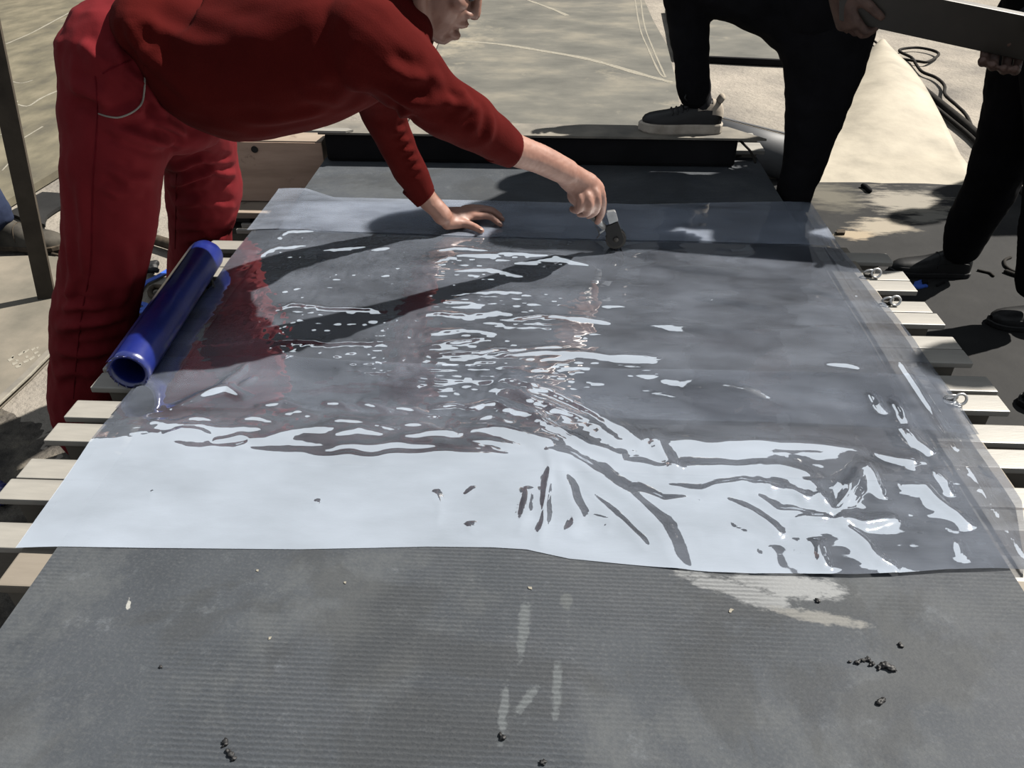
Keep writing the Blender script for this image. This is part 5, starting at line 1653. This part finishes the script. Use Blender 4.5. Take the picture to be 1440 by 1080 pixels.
def sneaker(p):
    s = empty('sneaker', tuple(foot_up))
    s.parent = p
    s.location = foot_up - ORG[p]
    s['label'] = 'black sneaker with cream heel and thick worn white sole'
    sole, up, G = shoe_parts(foot_up, (-1, 0.02), 0.25, s, 'leather', 'sneaker_sole', 0.030, 1.0, 0.95)
    # heel collar of cream suede: the rear of the upper, a hair proud of it
    c_ = G.mean((0, 1))
    for nm, i0, i1, j0, j1 in (('heel_patch', 0, 6, 2, 15), ('collar_band', 5, 12, 3, 6), ('collar_band', 5, 12, 11, 14)):
        Q = G[i0:i1, j0:j1].copy()
        Q += np.array([[unit((q - c_) * np.array((0.5, 1, 0.6))) * 0.0035 for q in row] for row in Q])
        MB().grid(Q).build(nm, 'sneaker_heel', s, None, True)
    MB().tube([foot_up + np.array((-0.016, 0, 0.096)), foot_up + np.array((-0.010, 0, 0.106))], [(0.024, 0.009), (0.025, 0.009)], 14, hint=(0, 1, 0), sub=2).build('heel_tab', 'sneaker_heel', s, None, True)
    # tongue and laces
    MB().tube([foot_up + np.array((-0.12, 0, 0.075)), foot_up + np.array((-0.10, 0, 0.100)), foot_up + np.array((-0.088, 0, 0.122))], [(0.022, 0.007), (0.024, 0.006), (0.025, 0.005)], 12, hint=(0, 1, 0), sub=3).build('tongue', 'leather', s, None, True)
    for i in range(13, 22, 2):
        P = [G[i, j] + np.array((0, 0, 0.0022)) for j in range(4, 13)]
        MB().tube(P, [0.0024] * len(P), 6).build('lace', 'crumb', s, None, True)
    for sg in (-1, 1):
        b0 = foot_up + np.array((-0.105, 0, 0.110))
        P = spline([b0, b0 + np.array((-0.012, -0.02 * sg, 0.016)), b0 + np.array((-0.026, -0.045 * sg, 0.004)), b0 + np.array((-0.012, -0.03 * sg, -0.008)), b0], 5)
        MB().tube(P, [0.0024] * len(P), 6).build('lace_loop', 'crumb', s, None, True)
    # sock between hem and collar
    MB().tube([foot_up + np.array((-0.066, 0, 0.080)), foot_up + np.array((-0.078, 0, 0.118))], [0.030, 0.030], 16).build('sock', 'grey_cloth', s, None, True)


def plain_shoe(heel, d, L=0.285, up='leather', so='crumb', width=1.0, top=1.0, name='shoe', shaft=None, label=None):
    def f(p):
        h = np.array(heel, dtype=float)
        s = empty(name, tuple(h))
        s.parent = p
        s.location = h - ORG[p]
        if label:
            s['label'] = label
        sole, upo, G = shoe_parts(h, d, L, s, up, so, 0.020, width, top)
        # heel block and the vamp seam
        dd = unit((d[0], d[1], 0))
        P = [G[15, j] + np.array((0, 0, 0.0012)) for j in range(1, 16)]
        MB().tube(P, [0.0017] * len(P), 6).build('vamp_seam', so, s, None, True)
        P = [G[i, 8] * 0 + G[i, 2] + np.array((0, 0, 0.001)) for i in range(2, 32)]
        MB().tube(P, [0.0015] * len(P), 6).build('welt_seam', so, s, None, True)
        if shaft:
            c_ = h + dd * 0.055
            MB().tube([c_ + np.array((0, 0, 0.05)), c_ + np.array((0, 0, 0.09)), c_ + dd * -0.004 + np.array((0, 0, shaft))], [(0.042, 0.052), (0.040, 0.048), (0.044, 0.050)], 18, hint=(-dd[1], dd[0], 0), sub=3).build('shaft', up, s, None, True)
    return f


hand2_w = aty(1178, -18, 2.03)
J2 = dict(pelvis=pel, waist=pel + np.array((-0.02, 0, 0.17)), chest=pel + np.array((-0.06, -0.01, 0.36)), neck=pel + np.array((-0.10, -0.02, 0.53)), head=pel + np.array((-0.16, -0.03, 0.66)), look=(-0.8, -0.3, -0.4), across=(0.05, 1, 0),
          sh_l=pel + np.array((-0.07, -0.19, 0.43)), el_l=pel + np.array((-0.05, -0.30, 0.16)), wr_l=hand2_w, sh_r=pel + np.array((-0.07, 0.19, 0.43)), el_r=pel + np.array((-0.05, 0.30, 0.17)), wr_r=pel + np.array((-0.30, 0.26, 0.10)))
figure('man in black trousers resting one sneaker on the board, holding the plate\'s left end', J2, 'black_cloth', 'black_cloth', 'skin_dark', [(l1, r1), (l2, r2)],
       [sneaker, plain_shoe(ank + np.array((0.06, 0, -0.10)), (-1, 0.05), 0.27, label='black shoe on the ground')],
       [lambda m: hand(m, hand2_w, aty(1192, 32, 2.015) - hand2_w, (0.9, 0.35, 0.2), -1, (0.5, 0.9, 0.7), 1.05),
        lambda m: hand(m, J2['wr_r'], (-0.8, -0.1, -0.5), (0.1, -1, 0), 1, (0.3, 0.4, 0.3))])

# man at the right with black shoes
q1, s1_ = surveyed([(1470, 20, 2.42, 128), (1446, 105, 2.46, 106), (1430, 165, 2.49, 92), (1412, 212, 2.52, 80), (1392, 265, 2.56, 71), (1366, 312, 2.60, 64), (1354, 346, 2.63, 52)])
q2, s2_ = surveyed([(1500, 30, 2.30, 128), (1500, 150, 2.26, 104), (1490, 240, 2.26, 86), (1474, 330, 2.27, 74), (1462, 395, 2.28, 62)])
pel3 = aty(1490, -30, 2.38)
wr3 = aty(1418, 55, 1.955)
J3 = dict(pelvis=pel3, waist=pel3 + np.array((-0.02, 0, 0.17)), chest=pel3 + np.array((-0.08, -0.02, 0.36)), neck=pel3 + np.array((-0.14, -0.03, 0.53)), head=pel3 + np.array((-0.21, -0.05, 0.66)), look=(-0.85, -0.25, -0.35), across=(0.05, 1, 0),
          sh_l=pel3 + np.array((-0.10, -0.19, 0.43)), el_l=pel3 + np.array((0.03, -0.36, 0.18)), wr_l=wr3, sh_r=pel3 + np.array((-0.10, 0.19, 0.43)), el_r=pel3 + np.array((-0.04, 0.30, 0.17)), wr_r=pel3 + np.array((-0.24, 0.26, 0.06)))


def hand3(m):
    """seen from below the plate: four fingertips curl under its lower edge"""
    for i, (x, y) in enumerate(((1382, 87), (1396, 93), (1412, 98), (1428, 99))):
        k = aty(x + 6, y - 28, 1.965)
        a_ = aty(x + 2, y - 4, 1.955)
        b_ = aty(x, y + 1, 1.925)
        c_ = aty(x - 1, y - 2, 1.895)
        m.tube([wr3 * 0.5 + k * 0.5 + np.array((0, 0.01, 0.02)), k, a_, b_, c_], [0.011, 0.0108, 0.0104, 0.0106, 0.0095], 10, sub=3)
    m.tube([wr3, aty(1412, 62, 1.97)], [(0.035, 0.02), (0.042, 0.016)], 14, hint=(1, 0, -0.2))
    m.tube([aty(1432, 50, 1.96), aty(1446, 44, 1.93), aty(1450, 40, 1.885)], [0.014, 0.012, 0.010], 10, sub=2)


figure('man with black trousers and leather shoes at the right edge, gripping the plate from below', J3, 'black_cloth', 'grey_cloth', 'skin_dark', [(q1, s1_), (q2, s2_)],
       [plain_shoe((1.60, 2.655, 0.0065), (-1, 0.06), 0.285, width=0.92, label='black leather slip-on shoe beside the beams'),
        plain_shoe((1.80, 2.295, 0.0065), (-1, 0.02), 0.285, width=1.0, name='ankle_boot', shaft=0.16, label='black ankle boot at the right edge')],
       [hand3, lambda m: hand(m, J3['wr_r'], (-0.7, -0.1, -0.6), (0.1, -1, 0), 1, (0.3, 0.4, 0.3))], fold_amp=0.005)

# plate between them
P = [aty(1180, -30, 1.985), aty(1180, 29, 2.005), aty(1560, 112, 1.90), aty(1560, 46, 1.88)]
bm = bmesh.new()
n_ = unit(np.cross(P[2] - P[1], P[0] - P[1]))
if n_[1] > 0:
    n_ = -n_
vs = [bm.verts.new(p) for p in P] + [bm.verts.new(p - n_ * 0.018) for p in P]
bm.faces.new(vs[:4])
bm.faces.new(vs[4:][::-1])
for i in range(4):
    bm.faces.new((vs[i], vs[4 + i], vs[4 + (i + 1) % 4], vs[(i + 1) % 4]))
bmesh.ops.recalc_face_normals(bm, faces=bm.faces[:])
bmesh.ops.bevel(bm, geom=bm.edges[:], offset=0.002, segments=2, profile=0.6, affect='EDGES')
bm.verts.index_update()
tag(put('steel_plate', [q.co[:] for q in bm.verts], [tuple(q.index for q in fc.verts) for fc in bm.faces], 'steel'), 'long dark flat bar carried level by the two men at upper right', 'plate')
bm.free()

# man at the left edge, only a boot and hem in view
toe = atz(94, 349, 0.0)
heel4 = toe + np.array((-0.30, -0.015, 0.0))
heel4[2] = 0.0095
ank4 = heel4 + np.array((0.055, 0.0, 0.12))
k4 = ank4 + np.array((-0.10, 0.02, 0.40))
h4 = ank4 + np.array((-0.30, 0.05, 0.80))
other = heel4 + np.array((-0.38, 0.28, 0.0225))
a5 = other + np.array((0.055, 0, 0.12))
pel4 = h4 + np.array((-0.02, 0.08, 0.06))
J4 = dict(pelvis=pel4, waist=pel4 + np.array((-0.01, 0, 0.17)), chest=pel4 + np.array((0.0, 0, 0.36)), neck=pel4 + np.array((0.03, 0, 0.54)), head=pel4 + np.array((0.06, 0, 0.67)), look=(0.95, -0.1, -0.25), across=(0, 1, 0),
          sh_l=pel4 + np.array((0.02, 0.19, 0.44)), el_l=pel4 + np.array((0.0, 0.27, 0.15)), wr_l=pel4 + np.array((0.12, 0.25, -0.05)), sh_r=pel4 + np.array((0.02, -0.19, 0.44)), el_r=pel4 + np.array((-0.02, -0.27, 0.15)), wr_r=pel4 + np.array((0.10, -0.25, -0.05)))
figure('man in navy trousers and dusty work boots at the left edge', J4, 'blue_cloth', 'blue_cloth', 'skin', [([h4, k4, ank4 + np.array((0, 0, 0.02))], [0.105, 0.085, 0.078]), ([pel4 + np.array((-0.03, 0.10, 0)), (pel4 + a5) / 2 + np.array((0.05, 0.08, 0)), a5 + np.array((0, 0, 0.02))], [0.105, 0.085, 0.078])],
       [plain_shoe(heel4, (1, 0.03), 0.30, 'dusty_leather', 'rust', 1.12, 1.15, 'work_boot', 0.17, 'dusty dark work boot'), plain_shoe(other, (1, 0.0), 0.30, 'dusty_leather', 'rust', 1.12, 1.15, 'work_boot', 0.17)],
       [lambda m: hand(m, J4['wr_l'], (0.3, -0.05, -0.9), (0.2, -1, 0), 1, (0.2, 0.3, 0.2)), lambda m: hand(m, J4['wr_r'], (0.3, 0.05, -0.9), (0.2, 1, 0), -1, (0.2, 0.3, 0.2))])


# two more onlookers just outside the picture on the right: a boot shows at the edge and their shade falls on the beams and mats
def onlooker(label, x, y, cloth, top_m, look, lean=0.0, step=0.0):
    pv = np.array((x, y, 0.93))
    Jn = dict(pelvis=pv, waist=pv + np.array((0, 0, 0.17)), chest=pv + np.array((-0.03, 0, 0.36)), neck=pv + np.array((-0.05, 0, 0.54)), head=pv + np.array((-0.09, 0, 0.67)), look=look, across=(0, 1, 0),
              sh_l=pv + np.array((-0.03, -0.19, 0.44)), el_l=pv + np.array((0.0, -0.27, 0.15)), wr_l=pv + np.array((-0.14, -0.24, -0.03)), sh_r=pv + np.array((-0.03, 0.19, 0.44)), el_r=pv + np.array((0.0, 0.27, 0.15)), wr_r=pv + np.array((-0.14, 0.24, -0.03)))
    if lean:
        for kk, q in list(Jn.items()):
            if kk in ('look', 'across', 'pelvis'):
                continue
            r_ = q - pv
            cl, sl_ = math.cos(lean), math.sin(lean)
            Jn[kk] = pv + np.array((r_[0] * cl - r_[2] * sl_, r_[1], r_[2] * cl + r_[0] * sl_))
        for kk in ('wr_l', 'wr_r'):
            Jn[kk] = pv + np.array((-0.12, 0.16 if kk == 'wr_r' else -0.16, -0.30))
            Jn['el' + kk[2:]] = (Jn['sh' + kk[2:]] + Jn[kk]) / 2 + np.array((0.02, 0.12 if kk == 'wr_r' else -0.12, 0.02))
    lg, sh = [], []
    for s in (-1, 1):
        hl = np.array((x + 0.10 - (step if s > 0 else -0.3 * step), y + 0.13 * s, 0.0065))
        an = hl + np.array((-0.055, 0, 0.12))
        lg.append(([pv + np.array((0, 0.09 * s, 0)), pv * 0.5 + an * 0.5 + np.array((-0.03, 0.01 * s, 0)), an], [0.105, 0.082, 0.068]))
        sh.append(plain_shoe(hl, (-1, 0.04 * s), 0.29, width=1.05, name='boot', shaft=0.17, label='black leather boot'))
    return figure(label, Jn, cloth, top_m, 'skin_dark', lg, sh, [lambda m: hand(m, Jn['wr_l'], (-0.3, 0.05, -0.9), (0.2, 1, 0), -1, (0.2, 0.3, 0.2)), lambda m: hand(m, Jn['wr_r'], (-0.3, -0.05, -0.9), (0.2, -1, 0), 1, (0.2, 0.3, 0.2))])


onlooker('onlooker in black standing at the right, boot tip showing beside the beams', 1.93, 1.70, 'black_cloth', 'black_cloth', (-0.8, -0.1, -0.6), 0.12, 0.34)
onlooker('onlooker in grey standing outside the picture beyond the cables', 2.95, 3.72, 'grey_cloth', 'grey_cloth', (-0.9, -0.3, -0.2))
